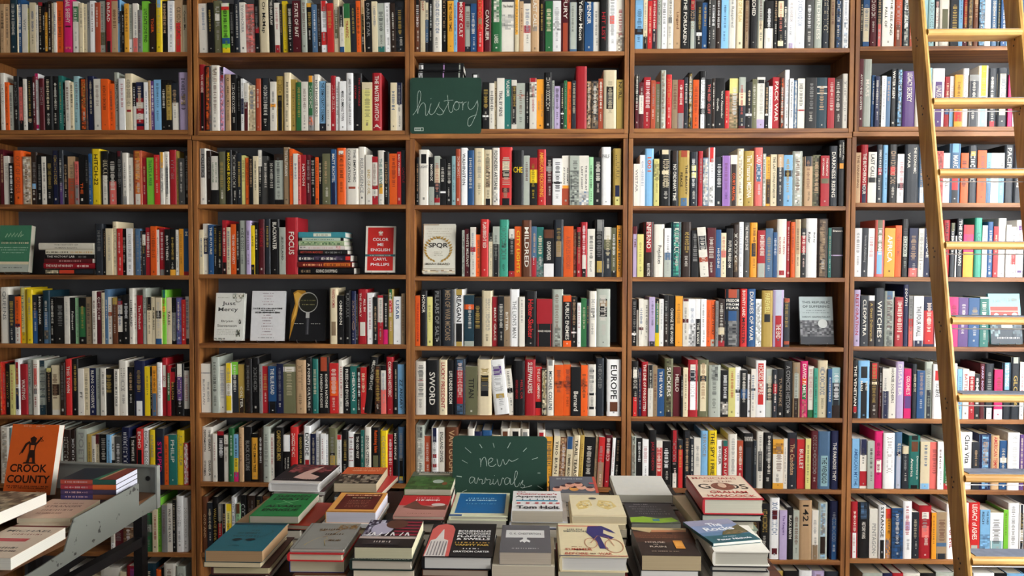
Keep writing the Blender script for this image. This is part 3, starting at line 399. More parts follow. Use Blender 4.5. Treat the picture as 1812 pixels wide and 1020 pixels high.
135 130 k "THE_VENETIAN"w@8-80 80-90:r|252 135 U 38-100:k 10-30:k "THE_FIRST_MAN"w@35-52|345 150 H 2-30:R 35-40:c|380 200 m 0-40:k|448 215 w 45-100:v|515 205 w "HORSE_SOLDIERS"k@2-70|598 145 q "DISASTER"w@5-60|680 215 P 55-80:p 15-55:P "COLONEL'S"w@15-52|728 170 f|808 235 u|890 145 x 50-100:f|985 170 W 12-30:R "TO_SERVE"k@35-60|1040 170 c|1140 165 W|1190 220 U|1255 220 w "BATTLE"r@10-45|1312 245 r 0-10:W|1365 270 k|1415 165 m "DARK_NIGHT"q@3-60|1510 165 f 80-100:W|1595 225 P 80-100:W|1680 155 f 0-48:U "WILD_THINGS"w@3-42|1770 100 f 0-10:x "GLORIA"z@20-90|1812 150 W
#5 7 1495 740 5.716 72
152 210 U "AMERICAN_MYTHS"u@20-95 0-100:U|228 215 w 0-32:v 65-95:r|300 235 x|390 135 P 50-72:w|505 155 W|580 145 d 0-35:d 35-42:v 42-100:s|645 285 f 0-18:c|765 180 t 0-8:k 11-30:h 93-100:k "Democracy_in_America"w@35-85|860 240 c 88-100:U|938 245 K 0-100:p 0-100:K|1000 240 W|1058 255 n 88-100:r|1180 140 W|1290 145 W "Clara_Vita"k@5-55 70-78:R|1360 245 f|1480 165 v m:U|1565 180 b "AMERICAN_TEMPEST"r@2-70|1650 230 u 35-45:w|1770 150 W|1812 170 p
#5 8 1495 865 5.716 62
132 135 r 55-100:W|248 140 k 0-30m:d "HISTORY_WARS"w@35-65|340 205 w "PENTAGON"g@30-90|415 170 W 65-100:k "STRANGE"k@3-60|475 205 O 0-20:R 60-100m:d|590 200 u m:f|680 130 W 35-50:q|750 240 k 75-80:W 0-100:f|878 175 r 12-25:w 38-60:K|925 245 O|1030 240 a 88-100:f 65-73:d|1120 160 W "HEART_OF_EVIL"r@12-80|1255 150 W|1368 145 R "LEGACY_of_ASHES"w@3-65 75-85:x|1470 215 U 50-100m:d "THE_THIRD_REICH"f@3-30|1605 245 W 60-100:L|1655 215 l|1765 150 W|1812 165 W 0-45:f 65-100:f
#5 9 1495 865 5.716 180
380 860 x|480 860 v|590 860 r|760 860 w|920 860 k|1110 850 x|1300 860 f|1510 830 W|1640 860 k|1812 830 U
'''

# ------------------------------------------------------------------ the room
struct('floor', (-4.2, 3.4, -7.2, .45, -.05, 0), M_FLOOR)
struct('ceiling', (-4.2, 3.4, -7.2, .45, 3.75, 3.8), M_CEIL)
struct('wall_back', (-4.2, 3.4, .36, .45, 0, 3.75), M_WALL)
struct('wall_left', (-4.2, -4.1, -7.2, .36, 0, 3.75), M_WALL)
wr = MB()
for bx in ((3.3, 3.4, -7.2, -3.5, 0, 3.75), (3.3, 3.4, -.8, .36, 0, 3.75), (3.3, 3.4, -3.5, -.8, 0, 1.0), (3.3, 3.4, -3.5, -.8, 3.3, 3.75)): wr.box(*bx)
tag(wr.build('wall_right', M_WALL), kind='structure')
wf = MB()
for bx in ((-4.1, -1.2, -7.2, -7.1, 0, 3.75), (3.0, 3.3, -7.2, -7.1, 0, 3.75), (-1.2, 3.0, -7.2, -7.1, 0, .7), (-1.2, 3.0, -7.2, -7.1, 3.3, 3.75)): wf.box(*bx)
tag(wf.build('wall_front', M_WALL), kind='structure')
def window(n, bx):
    m = MB(); x0, x1, y0, y1, z0, z1 = bx; t = .06
    if x1 - x0 < y1 - y0:
        for q in ((y0, y0 + t, z0, z1), (y1 - t, y1, z0, z1), (y0, y1, z0, z0 + t), (y0, y1, z1 - t, z1), ((y0 + y1) / 2 - t / 2, (y0 + y1) / 2 + t / 2, z0, z1)): m.box(x0, x1, *q)
        g = MB(); g.box((x0 + x1) / 2, (x0 + x1) / 2 + .006, y0 + t, y1 - t, z0 + t, z1 - t)
    else:
        for q in ((x0, x0 + t, z0, z1), (x1 - t, x1, z0, z1), (x0, x1, z0, z0 + t), (x0, x1, z1 - t, z1), ((x0 + x1) / 2 - t / 2, (x0 + x1) / 2 + t / 2, z0, z1)): m.box(q[0], q[1], y0, y1, q[2], q[3])
        g = MB(); g.box(x0 + t, x1 - t, (y0 + y1) / 2, (y0 + y1) / 2 + .006, z0 + t, z1 - t)
    f = tag(m.build('window_%d' % n, M_FRAME), kind='structure')
    gp = g.build('pane', mg, f); gp['kind'] = 'structure'
window(1, (3.32, 3.38, -3.5, -.8, 1.0, 3.3)); window(2, (-1.2, 3.0, -7.18, -7.12, .7, 3.3))

# ------------------------------------------------------------------ the bookcases
IL = {1: (-2.273, -2.276), 2: (-1.3426, -1.348), 3: (-.4127, -.4108), 4: (.5221, .519), 5: (1.4651, 1.4558)}
IR = {1: (-1.3879, -1.3896), 2: (-.4513, -.4479), 3: (.4804, .4777), 4: (1.4229, 1.4156), 5: (2.358, 2.35)}
ZS = {1: [2.5576, 2.2256, 1.9044, 1.599, 1.2991, .9853, .682, .3845, .084], 2: [2.554, 2.2213, 1.9054, 1.6042, 1.304, 1.0008, .6984, .386, .084],
      3: [2.5535, 2.2271, 1.9036, 1.5974, 1.2972, .9993, .69, .385, .084], 4: [2.5629, 2.2281, 1.9, 1.5978, 1.3016, .999, .6909, .3848, .084], 5: [2.5691, 2.2339, 1.9145, 1.6014, 1.3061, .9981, .6955, .3938, .084]}
DEP = .222
ORD = 'zero first second third fourth fifth sixth seventh eighth ninth tenth eleventh twelfth thirteenth fourteenth fifteenth sixteenth seventeenth eighteenth nineteenth twentieth twenty-first twenty-second twenty-third twenty-fourth twenty-fifth twenty-sixth twenty-seventh twenty-eighth twenty-ninth thirtieth thirty-first thirty-second thirty-third thirty-fourth thirty-fifth thirty-sixth thirty-seventh thirty-eighth thirty-ninth fortieth'.split()
TT = .0185
for c in range(1, 6):
    z = ZS[c]; zt = z[1]
    for up in (1, 0):
        xl, xr = (IL[c][0], IR[c][0]) if up else (IL[c][1], IR[c][1])
        z0 = zt - .0215 if up else 0.0; z1 = 3.22 if up else zt - .023; yf = 0.0 if up else -.004
        root = empty('bookcase', ((xl + xr) / 2, 0, z0)); cx = (xl + xr) / 2
        tag(root, ('pine bookcase unit stacked on top, %s from the left, upper three shelves of books' if up else 'tall pine bookcase unit standing on the floor, %s from the left') % ORD[c], 'bookcase', 'upper bookcase units' if up else 'lower bookcase units')
        for x0 in (xl - TT, xr):
            m = MB(); m.box(x0 - cx, x0 + TT - cx, yf, DEP + .012, 0, z1 - z0 - (0 if up else .0192)); m.build('side_panel', M_SIDE, root, .0012)
        m = MB(); m.box(xl - cx, xr - cx, DEP, DEP + .008, .02, z1 - z0 - .02); m.build('back_panel', M_BACK, root)
        zz = ([z[1], z[0], z[0] + .335] if up else z[2:])
        for s_ in zz:
            m = MB(); m.box(xl - cx + .0003, xr - cx - .0003, yf + .0006, DEP - .0005, s_ - .0185 - z0, s_ - z0); m.build('shelf', M_SHELF, root, .0012)
        m = MB(); m.box(xl - cx - (0 if up else TT) + .0003, xr - cx + (0 if up else TT) - .0003, yf + .0006 if up else -.011, DEP - .0005, z1 - .019 - z0, z1 - z0 + (.0 if up else .0015)); m.build('top_board', M_SHELF, root, .0012)
        if not up: m = MB(); m.box(xl - cx, xr - cx, .02, .034, 0, .06); m.build('plinth', M_SHELF, root)

# ------------------------------------------------------------------ the shelved books
BADW = set('GAIL SHEEHY REAGAN CHE VLADIMIR MICHAEL COLLINS DAVID CLEOPATRA BERNARD MARS MILDRED RICHTEL MATT Or Vera Steven Bernard PHILIP IRENE FT USAB ZZ THE A M SO RAT KO NURL WISTAR TITAN WASHINGTON MARCUS GLORIA COLONEL\'S CUSTER Lingard SHERWIN Bull Clara Yellow Moon LUCKY MARK JARED MADAME DEAD_DAWN BRIGHT PENKIR LABIES WALLACE COLTER KOSHER NATION MARY GRACE ROGER WILSON HIGGINS ROBESPIERRE JACK LONDON BUDDHA VAN GOGH'.split())
items = []
cur = None
for ln in DATA.strip().split('\n'):
    if ln[0] == '#':
        p = ln[1:].split(); cur = (int(p[0]), int(p[1]), float(p[2]), float(p[3]), float(p[4])); x = float(p[5]); continue
    c, r, ox, oy, s_ = cur; n = 0; cell = []
    for bk in ln.split('|'):
        t = bk.split(); R_, T_ = float(t[0]), float(t[1]); X0 = x; x = R_
        if t[2] == '-' or t[-1] == '-': 
            if t[2] == '-': continue
            t = t[:-1]
        n += 1; cell.append(dict(c=c, r=r, n=n, x0=ox + X0 / s_, x1=ox + R_ / s_, top=oy + T_ / s_, col=t[2][0], f=t[3:], T0=T_))
    for i, b in enumerate(cell):
        b['L'] = cell[i - 1]['col'] if i else None; b['Rn'] = cell[i + 1]['col'] if i + 1 < len(cell) else None
    items += cell
def zshelf(c, r): return ZS[c][r - 1]
LEAN = {(2, 1): -9, (1, 1): 1, (1, 2): -4, (4, 2): 2, (4, 1): 3, (2, 3): -1, (5, 1): 4, (5, 4): 6, (5, 3): 5, (5, 2): 6, (5, 8): -3, (1, 3): -3, (2, 6): -2}
for b in items:
    rnd = random.Random(b['c'] * 1000 + b['r'] * 100 + b['n'])
    zb = zshelf(b['c'], b['r']); yb = .004 + rnd.random() * .010
    mid = (b['top'] + 470) / 2
    pb = at((b['x0'] + b['x1']) / 2, b['top'], yb)
    ytop = at(b['x0'], b['top'], yb); ybase = 0
    # x is measured halfway up the spine
    base_px = None
    H = pb.z - zb
    if b['T0'] <= 1 and b['r'] == 1: H = rnd.uniform(.226, .246) if rnd.random() < .6 else rnd.uniform(.205, .222)
    H = max(.10, min(H, .285)) if b['r'] < 9 else max(.19, min(H, .25))
    # pixel height of the middle of the spine
    zm = zb + H / 2; d_ = (Vector((pb.x, yb, zm)) - CAM); pym = Y0 - FPX * d_.dot(CU) / d_.dot(CF)
    xa = at(b['x0'], pym, yb).x; xb = at(b['x1'], pym, yb).x
    b.update(X=(xa + xb) / 2, T=xb - xa, H=H, zb=zb, yb=yb, rnd=rnd)
    vis = (b['x1'] - b['x0']) * min(H * 411, 130 if b['r'] > 1 else 92)
    if b['r'] == 9: vis *= .15
    if (b['r'] == 7 and 455 < b['x0'] < 1140): vis *= .65
    if (b['r'] == 7 and 800 < b['x0'] < 960): vis *= .15
    if (b['r'] == 8 and b['c'] in (1,)): vis *= .7
    if b['c'] == 5 and 1611 < (b['x0'] + b['x1']) / 2 < 1706 and abs((b['x0'] + b['x1']) / 2 - (1625 + .085 * pym)) < 16: vis *= .1
    if b['c'] == 5 and b['x0'] > 1790: vis *= .3
    if b['c'] == 5 and b['x0'] < 1640: vis *= 1.12
    b['vis'] = vis
# keep neighbours from overlapping and inside their bookcase
bycell = {}
for b in items: bycell.setdefault((b['c'], b['r']), []).append(b)
for (c, r), bs in bycell.items():
    k = 0 if r < 3 else 1; lo, hi = IL[c][k] + .0015, IR[c][k] - .0015
    for b in bs:
        a0, a1 = b['X'] - b['T'] / 2, b['X'] + b['T'] / 2; a0 = max(a0, lo); a1 = min(a1, hi)
        b['X'] = (a0 + a1) / 2; b['T'] = a1 - a0 - .0006
NBOOK = 200
rank = sorted([b for b in items if b['T'] > .004], key=lambda b: -b['vis'])
single = set(id(b) for b in rank[:NBOOK])
sizew = lambda b: ('wide ' if b['T'] > .038 else '') 
def lettering(b):
    for f in b['f']:
        mt = re.match(r'"(.+)"', f)
        if mt:
            ws = [q for q in mt.group(1).lstrip('|').split('_') if q.upper() not in BADW and q not in BADW and len(q) > 3]
            if ws: return ws[0].lower()
    return None
def shelf_label(b):
    col = NAMES[b['col']]; pos = '%s on %s shelf of %s bookcase' % (ORD[b['n']], ORD[b['r']], ORD[b['c']])
    lt = lettering(b); rn = b['Rn']; ln_ = b['L']
    if lt: s = '%s%s book, spine lettered %s, %s from the left' % (sizew(b), col, lt, pos)
    elif rn and ln_: s = '%s%s book between %s and %s ones, %s' % (sizew(b), col, NAMES[ln_], NAMES[rn], pos)
    elif rn: s = '%s%s book standing beside a %s one, %s' % (sizew(b), col, NAMES[rn], pos)
    else: s = '%s%s book standing beside a %s one, %s' % (sizew(b), col, NAMES[ln_ or 'k'], pos)
    ws = s.split()
    while len(ws) > 16 and 'wide' in ws: ws.remove('wide')
    s = ' '.join(ws)
    if len(ws) > 16: s = s.replace(' from the left', '').replace('book standing beside', 'book beside')
    if len(s.split()) > 16: s = s.replace(' ones,', ',')
    if len(s.split()) > 16: s = s.replace('pale grey-green', 'grey-green').replace('dark ', '')
    return s
stuffC, stuffP = MB(), MB()
PAGES = ['ddd5c2', 'd6ccb4', 'e4dfd2', 'cdbf9f', 'e8e6e0']
def num(s): return float(s)
for b in items:
    if b['T'] < .003: continue
    rnd = b['rnd']; T, H = b['T'], b['H']
    D = min(DEP - .008 - b['yb'], (.665 + rnd.uniform(-.03, .03)) * H)
    if H > .26: D = min(D, .19)
    lean = LEAN.get((b['c'], b['r']), 0)
    if (b['c'], b['r']) == (3, 7) and b['n'] > 15: lean = 20
    for f in b['f']:
        if f[0] == '/': lean = num(f[1:])
    if (b['c'], b['r']) in ((2, 6),) and b['n'] == 24: lean = 62
    sx = {1: 5.177, 2: 4.6, 3: 4.53, 4: 4.366, 5: 5.716}[b['c']]
    ang = math.atan2(lean / sx / 411, H)
    pages = rnd.choice(PAGES)
    one = id(b) in single
    colr = scale(b['col'], rnd.uniform(.88, 1.1))
    # the base stands on the shelf: a leaning book turns about its lower edge
    xoff = b['X'] - math.sin(ang) * H / 2 ; lift = abs(math.sin(ang)) * T / 2 + .0002
    if abs(ang) > .002: T *= math.cos(ang)
    loc = Vector((xoff, b['yb'], b['zb'] + lift)); rot = (0, ang, 0)
    xf = None if one else Matrix.Translation(loc) @ Euler(rot).to_matrix().to_4x4()
    B = Book(T, D, H, colr, pages, xf=xf)
    if not one: B.cov, B.pag = stuffC, stuffP; n0 = None
    B2 = B
    if not one:                                     # the shell went to throwaway collectors: lay it again in the common mesh
        B = Book.__new__(Book); B.__dict__.update(B2.__dict__)
        tmp = Book(T, D, H, colr, pages, xf=xf); 
        for src, dst in ((tmp.cov, stuffC), (tmp.pag, stuffP)):
            n = len(dst.v); dst.v += src.v; dst.l += src.l; dst.f += [tuple(n + i for i in f) for f in src.f]; dst.c += src.c
    marks = False; quiet = False
    for f in b['f']:
        if f == '!' : quiet = True; continue
        if f[0] == '/': continue
        mt = re.match(r'([\d.]+)-([\d.]+)(m?):(\w)', f)
        if mt:
            a_, b_ = num(mt.group(1)) / 100, num(mt.group(2)) / 100
            if mt.group(3): B.mottle(a_, b_, mt.group(4))
            else: B.band(a_, b_, scale(mt.group(4), rnd.uniform(.9, 1.08)))
            continue
        mt = re.match(r'm:(\w)', f)
        if mt: B.mottle(.02, .98, mt.group(1)); continue
        mt = re.match(r'"(.+)"(\w)@([\d.]+)-([\d.]+)', f)
        if mt: B.spine_text(mt.group(1), mt.group(2), num(mt.group(3)) / 100, num(mt.group(4)) / 100); marks = True
    if not marks and not quiet and T > .005:
        bandy = [f for f in b['f'] if ':' in f and 'm:' not in f]
        base = b['col']
        for f in bandy:
            mt = re.match(r'([\d.]+)-([\d.]+):(\w)', f)
            if mt and float(mt.group(1)) < 35 < float(mt.group(2)): base = mt.group(3)
        dark = lum(base) < .2
        tc = rnd.choice(['w', 'w', 'c', 'g', 'z', 'W', 'b'] if dark else ['k', 'k', 'G', 'h', 'f', 'm']) 
        if lum(base) > .5: tc = rnd.choice(['k', 'G', 'g', 'r', 'g', 'u', 'h'])
        tc = mix(base, tc, rnd.uniform(.55, .95)); a0 = rnd.uniform(.05, .2); e0 = rnd.uniform(.5, .75)
        B.dashes(rnd, tc, a0, e0, rnd.uniform(.3, .6))
        if rnd.random() < .6: B.dashes(rnd, mix(base, 'w' if dark else 'k', .6), e0 + .05, min(.88, e0 + .25), .3)
    if not quiet and rnd.random() < .5:               # publisher's device near the foot
        d_ = lum(b['col']) < .2; q = min(.3 * T, .004) * rnd.uniform(.5, 1); hh = rnd.uniform(.7, 1.5) * q / H * 2; y_ = rnd.uniform(.89, .955); B.spine_rect(-q, q, y_ - hh, y_, mix(b['col'], 'w' if d_ else 'k', rnd.uniform(.4, .75)))
    if one:
        B.finish(loc, rot, shelf_label(b), 'books on the %s shelf of the %s bookcase' % (ORD[b['r']], ORD[b['c']]))
me = bpy.data.meshes.new('books')
nv = len(stuffC.v); me.from_pydata(stuffC.v + stuffP.v, [], stuffC.f + [tuple(nv + i for i in f) for f in stuffP.f]); me.update()
ca = me.attributes.new('Col', 'FLOAT_COLOR', 'CORNER'); buf = []
for p, c in zip(stuffC.f + stuffP.f, stuffC.c + stuffP.c): buf += list(c) * len(p)
ca.data.foreach_set('color', buf)
la = me.attributes.new('leaf', 'FLOAT', 'POINT'); la.data.foreach_set('value', [0.0] * nv + stuffP.l)
me.materials.append(M_PRINT); me.materials.append(M_PAGE)
me.polygons.foreach_set('material_index', [0] * len(stuffC.f) + [1] * len(stuffP.f))
so = bpy.data.objects.new('books', me); C.objects.link(so)
tag(so, 'hundreds of thinner books of every colour filling the pine shelves between the wider ones', 'books', kind='stuff')

# ------------------------------------------------------------------ books shown face-out on the shelves, on wire stands
def stand(x, y, z, w_):
    m = MB(); r = .0013
    for s_ in (-1, 1):
        u = x + s_ * w_ * .26
        m.tube([(u, y + .055, z + .11), (u, y + .035, z + .006), (u, y + .012, z + .003), (u, y - .012, z + .003), (u, y - .022, z + .006), (u, y - .027, z + .016)], r, 'Z', 6)
    m.tube([(x - w_ * .26, y + .055, z + .11), (x + w_ * .26, y + .055, z + .11)], r, 'Z', 6); m.tube([(x - w_ * .26, y + .038, z + .004), (x + w_ * .26, y + .038, z + .004)], r, 'Z', 6)
    return m
def faceout(c, r, xl, xr, yt, yb, T, col, pages, draw, label, back=.03, lean=-9, hard=False, yaw=0, wire=True, Y=.045, where=''):
    z = zshelf(c, r) + .008
    P0 = at(xl, yb, Y); P1 = at(xr, yb, Y); W_ = P1.x - P0.x; H_ = (at((xl + xr) / 2, yt, Y + .02).z - z) / math.cos(math.radians(lean))
    B = Book(T, W_, H_, col, pages, hard, 'face'); draw(B)
    B.finish(((P0.x + P1.x) / 2, Y, z), (math.radians(lean), 0, yaw), label, 'books shown face-out on wire stands')
    if wire:
        e = empty('book_stand', (0, 0, 0)); m = stand((P0.x + P1.x) / 2, Y - T * .0, zshelf(c, r), W_); m.build('wire_frame', M_STEEL, e)
        tag(e, 'thin bright wire stand holding up the ' + where, 'book stand', 'wire book stands')
def d_milk(B):
    B.rect(0, 0, 1, .16, 'x'); B.rect(0, .16, 1, .22, 'c'); B.line([(.2, .74), (.26, .82), (.3, .75), (.36, .83), (.4, .75), (.48, .84), (.5, .75), (.58, .83), (.6, .75), (.7, .88), (.68, .75), (.76, .8)], .03, 'a4c0a0'); B.gib('2c6048', .08, .98, .66, .035, 8); B.gib('c', .1, .95, .62, .04, 3); B.gib('9fc0a8', .05, .95, .52, .02, 4); B.gib('9fc0a8', .1, .9, .47, .02, 5); B.gib('9fc0a8', .15, .85, .41, .02, 6); B.gib('G', .2, .8, .09, .02, 7)
faceout(1, 4, 1, 57, 401, 484, .03, '3f7a5c', 'bdb7a6', d_milk, 'green book with pale script standing face-out at the open end of its shelf', where='green face-out book')
def d_color(B):
    B.rect(0, 0, 1, 1, 'w'); B.rect(.07, .04, .93, .97, 'c42a26'); B.rect(0, .34, 1, .39, '3c6468'); B.gib('d8c8b0', .15, .85, .365, .015, 2)
    B.poly([(.5, .82), (.42, .85), (.44, .89), (.48, .87), (.5, .91), (.52, .87), (.56, .89), (.58, .85)], 'w'); B.rect(.44, .80, .56, .815, 'w')
    for t, y, w_ in (('COLOR', .71, .52), ('ME', .60, .2), ('ENGLISH', .485, .64), ('CARYL', .285, .46), ('PHILLIPS', .17, .62)): B.txt(t, 'W', .5, y, w_, .062, False)
faceout(2, 4, 646.5, 699.5, 401, 482, .012, 'w', 'e4dfd2', d_color, 'red and white book face-out, lettered color me english, on a wire stand', where='red face-out book beside a pile')
def d_spqr(B):
    for i in range(4): B.gib('b8b098', .12 + .05 * (i % 2), .88 - .05 * (i % 2), .90 - .05 * i, .014, i + 3)
    B.txt('SPQR', '33322e', .48, .56, .6, .11)
    for s_ in (-1, 1):
        for k in range(13):
            a = math.radians(-80 + 13 * k + 10); cx = .48 + s_ * math.cos(a) * .40; cy = .48 + math.sin(a) * .24
            B.poly([(cx - .055 * s_, cy - .018), (cx + .01 * s_, cy - .022), (cx + .05 * s_, cy + .03), (cx - .02 * s_, cy + .018)], 'a8843c')
    for i in range(3): B.gib('9a9584', .36, .62, .43 - .035 * i, .012, i + 9)
    B.txt('MARY BEARD', '55503f', .48, .19, .74, .04, False); B.rect(0, .09, 1, .097, 'a'); B.mot(.0, .02, 1, .07, ['c', 'a', 'w'], 12, 2); B.rect(0, .97, .5, .985, 'a')
faceout(3, 4, 748.5, 806, 398.5, 485.5, .03, 'd6d3c4', 'ddd5c2', d_spqr, 'pale book with a gold laurel wreath, lettered SPQR, standing face-out', hard=True, where='SPQR book')
def d_mercy(B):
    B.txt('Just', '3c3c38', .48, .77, .46, .10, False); B.txt('Mercy', '3c3c38', .46, .64, .66, .11, False); B.txt('Bryan', '6a6a60', .45, .40, .4, .06, False); B.txt('Stevenson', '6a6a60', .45, .31, .66, .055, False)
    for i in range(4): B.gib('a8a698', .12, .8, .225 - .033 * i, .014, i); B.gib('b0ae9c', .1, .5, .9, .018, 3)
    B.ring(.8, .87, .1, .07, .012, '8a8878'); B.mot(.78, .08, .9, .22, ['x', 'j', 'w', 'G'], 4, 5); B.mot(.62, .88, .98, .99, ['x', 'j', 'w', 'w'], 8, 3); B.mot(.05, .01, .4, .05, ['x', 'G', 'w'], 8, 2); B.mot(.86, .35, .92, .45, ['k', 'w'], 2, 4)
faceout(2, 5, 381, 433, 520, 604, .026, 'ddddd4', 'cfcfc8', d_mercy, 'off-white floral book lettered just mercy, face-out, first of three stands', hard=True, where='just mercy book')
def d_nyr(B):
    for i in range(16):
        y = .95 - .055 * i
        if .54 < y < .68: continue
        B.gib('b49a9c' if i % 2 else '9a8a90', .33 + .05 * (i % 3) / 2, .66 - .05 * (i % 3) / 2, y, .02, i)
    B.gib('1c1c1c', .08, .94, .645, .035, 3); B.gib('222222', .3, .72, .605, .025, 4); B.gib('222222', .14, .86, .565, .035, 5); B.gib('777777', .25, .7, .06, .016, 8)
faceout(2, 5, 444, 504, 516, 605, .016, 'dadada', 'cfcfcf', d_nyr, 'white book densely lettered down the middle, face-out between two others', hard=True, where='white book with lettering down the middle')
def d_glass(B):
    B.poly([(.02, .02), (.12, .3), (.2, .5), (.24, .68), (.38, .82), (.5, .88), (.4, .97), (.2, .98), (.08, .93), (.14, .72), (.06, .5)], 'a87824')
    B.poly([(.06, .35), (.18, .5), (.22, .74), (.36, .88), (.2, .95), (.1, .9), (.18, .7)], 'd8a84a')
    B.ring(.5, .74, .27, .20, .018, 'a8a8a0'); B.ell(.5, .74, .24, .175, '24241c'); B.gib('7a7448', .3, .72, .78, .02, 2); B.gib('8a8458', .34, .68, .70, .02, 5)
    B.rect(.45, .44, .55, .545, 'b4b4ae'); B.rect(.46, .12, .55, .44, '35353a'); B.rect(.5, .13, .53, .42, '5a5a5e'); B.gib('b0b0a8', .14, .4, .33, .018, 4); B.gib('b0b0a8', .6, .88, .33, .018, 6)
faceout(2, 5, 513, 577, 513, 607, .02, '17171a', 'c8c8c0', d_glass, 'black book with a magnifying glass on its cover, face-out on a stand', hard=True, where='black magnifying glass book')
def d_rep(B):
    B.rect(0, .5, 1, 1, 'aebcbc'); B.mot(0, 0, 1, .5, ['4a4c50', '6a6a6e', '2c2e34', '8a8c8e'], 14, 16); B.rect(0, 0, 1, .16, '33363c')
    B.txt('THIS REPUBLIC', '2c3438', .5, .88, .84, .05, False); B.txt('OF SUFFERING', '2c3438', .5, .79, .8, .05, False); B.gib('5a6468', .2, .8, .71, .018, 2); B.gib('5a6468', .1, .9, .66, .018, 3); B.txt('DREW GILPIN FAUST', '2c3438', .5, .57, .84, .03, False); B.ell(.68, .43, .14, .095, 'ccd0cc')
faceout(4, 5, 1415, 1474, 526, 608, .014, 'aebcbc', 'c8c8c0', d_rep, 'grey-blue book lettered this republic of suffering, face-out alone at the shelf end', where='grey-blue book at the shelf end')
def d_bus(B):
    B.rect(0, .5, 1, 1, '8cc8d4'); B.rect(0, 0, 1, .5, '34404a'); B.rect(.04, .56, .92, .74, 'c8463c'); B.rect(.04, .64, .92, .66, 'e8a090'); B.ell(.22, .56, .08, .05, 'W'); B.ell(.5, .55, .07, .045, 'W'); B.ell(.8, .57, .09, .05, 'W')
    B.gib('9aa4a0', .08, .45, .85, .07, 3); B.gib('9aa4a0', .52, .92, .88, .08, 5); B.rect(.35, .32, .75, .5, 'b8c8c4'); B.mot(.0, .15, .3, .4, ['34404a', '8ca4a8', '34404a'], 5, 5); B.mot(.7, .15, 1, .4, ['34404a', '5a6a72'], 5, 5); B.gib('W', .2, .9, .12, .035, 3)
faceout(5, 5, 1749.5, 1805, 521, 611, .02, '8cc8d4', 'e4dfd2', d_bus, 'blue book with a red bus on its cover, face-out behind the ladder', hard=True, where='red bus book')

# ------------------------------------------------------------------ piles lying on the shelves, spines out
def pile(c, r, rows, where, nm='book', grp=None):
    z = zshelf(c, r) + .0003; Y = .012
    for i, (xl, xr, y1, y0, col, dec, desc) in enumerate(rows):
        P0 = at(xl, (y0 + y1) / 2, Y); P1 = at(xr, (y0 + y1) / 2, Y); T = at(xl, y1, Y).z - at(xl, y0, Y).z
        B = Book(T - .0004, .135 + .01 * ((i * 7) % 3), P1.x - P0.x, col, 'ddd8cc', T > .02, 'pile')
        dec(B)
        B.finish(((P0.x + P1.x) / 2, Y, z), (0, 0, math.radians((-1, .8, 0, 1.2, -.6)[i % 5])), desc, grp, nm, 'notebook' if nm == 'notebook' else 'book'); z += T
def sp(*a):
    def f(B):
        for q in a:
            if q[0] == 'b': B.band(q[1], q[2], q[3])
            elif q[0] == 't': B.spine_text(q[1], q[2], q[3], q[4])
            elif q[0] == 'm': B.mottle(q[1], q[2], q[3])
            else: B.dashes(random.Random(3), q[1], q[2], q[3], .4)
    return f
X1 = lambda v: v / 5.177; Y1 = lambda v: 370 + v / 5.177
pile(1, 4, [(X1(405), X1(862), Y1(547), Y1(605), '201c1a', sp(('m', .02, .28, 'c'), ('b', .3, .6, 'd0442c'), ('b', .63, .98, 'f')), 'dark book with a red label, bottom of the pile on the fourth shelf'),
 (X1(400), X1(865), Y1(495), Y1(547), '8a1420', sp(('t', 'THE_RULE_OF_NOBODY', 'e8dcd0', .05, .58), ('d', 'e0c8c0', .66, .9)), 'crimson book lettered the rule of nobody, second from the bottom of its pile'),
 (X1(405), X1(862), Y1(457), Y1(495), '5a1a1e', sp(('d', 'c0948c', .3, .75), ('b', .97, 1, 'w')), 'maroon book under the black one in the shelf pile'),
 (X1(415), X1(862), Y1(416), Y1(457), 'k', sp(('t', 'THE_VICTORY_LAB', 'w', .04, .6), ('d', 'g', .68, .85)), 'black book lettered the victory lab, fourth in the pile from the bottom'),
 (X1(415), X1(862), Y1(375), Y1(416), 'd4cdb6', sp(('d', '5c5440', .02, .48), ('d', 'c8a060', .52, .98)), 'off-white book with dark lettering, second from the top of its pile'),
 (X1(350), X1(860), Y1(310), Y1(374), 'd8d2c0', sp(('t', 'THE_HISTORY_OF_HUMAN_RIGHTS', '8a8474', .2, .8)), 'widest off-white book lying on top of the pile beside the green face-out')], 'fourth shelf', grp='books piled flat on the first bookcase')
X2 = lambda v: 340 + v / 4.646; Y2 = lambda v: 370 + v / 4.646
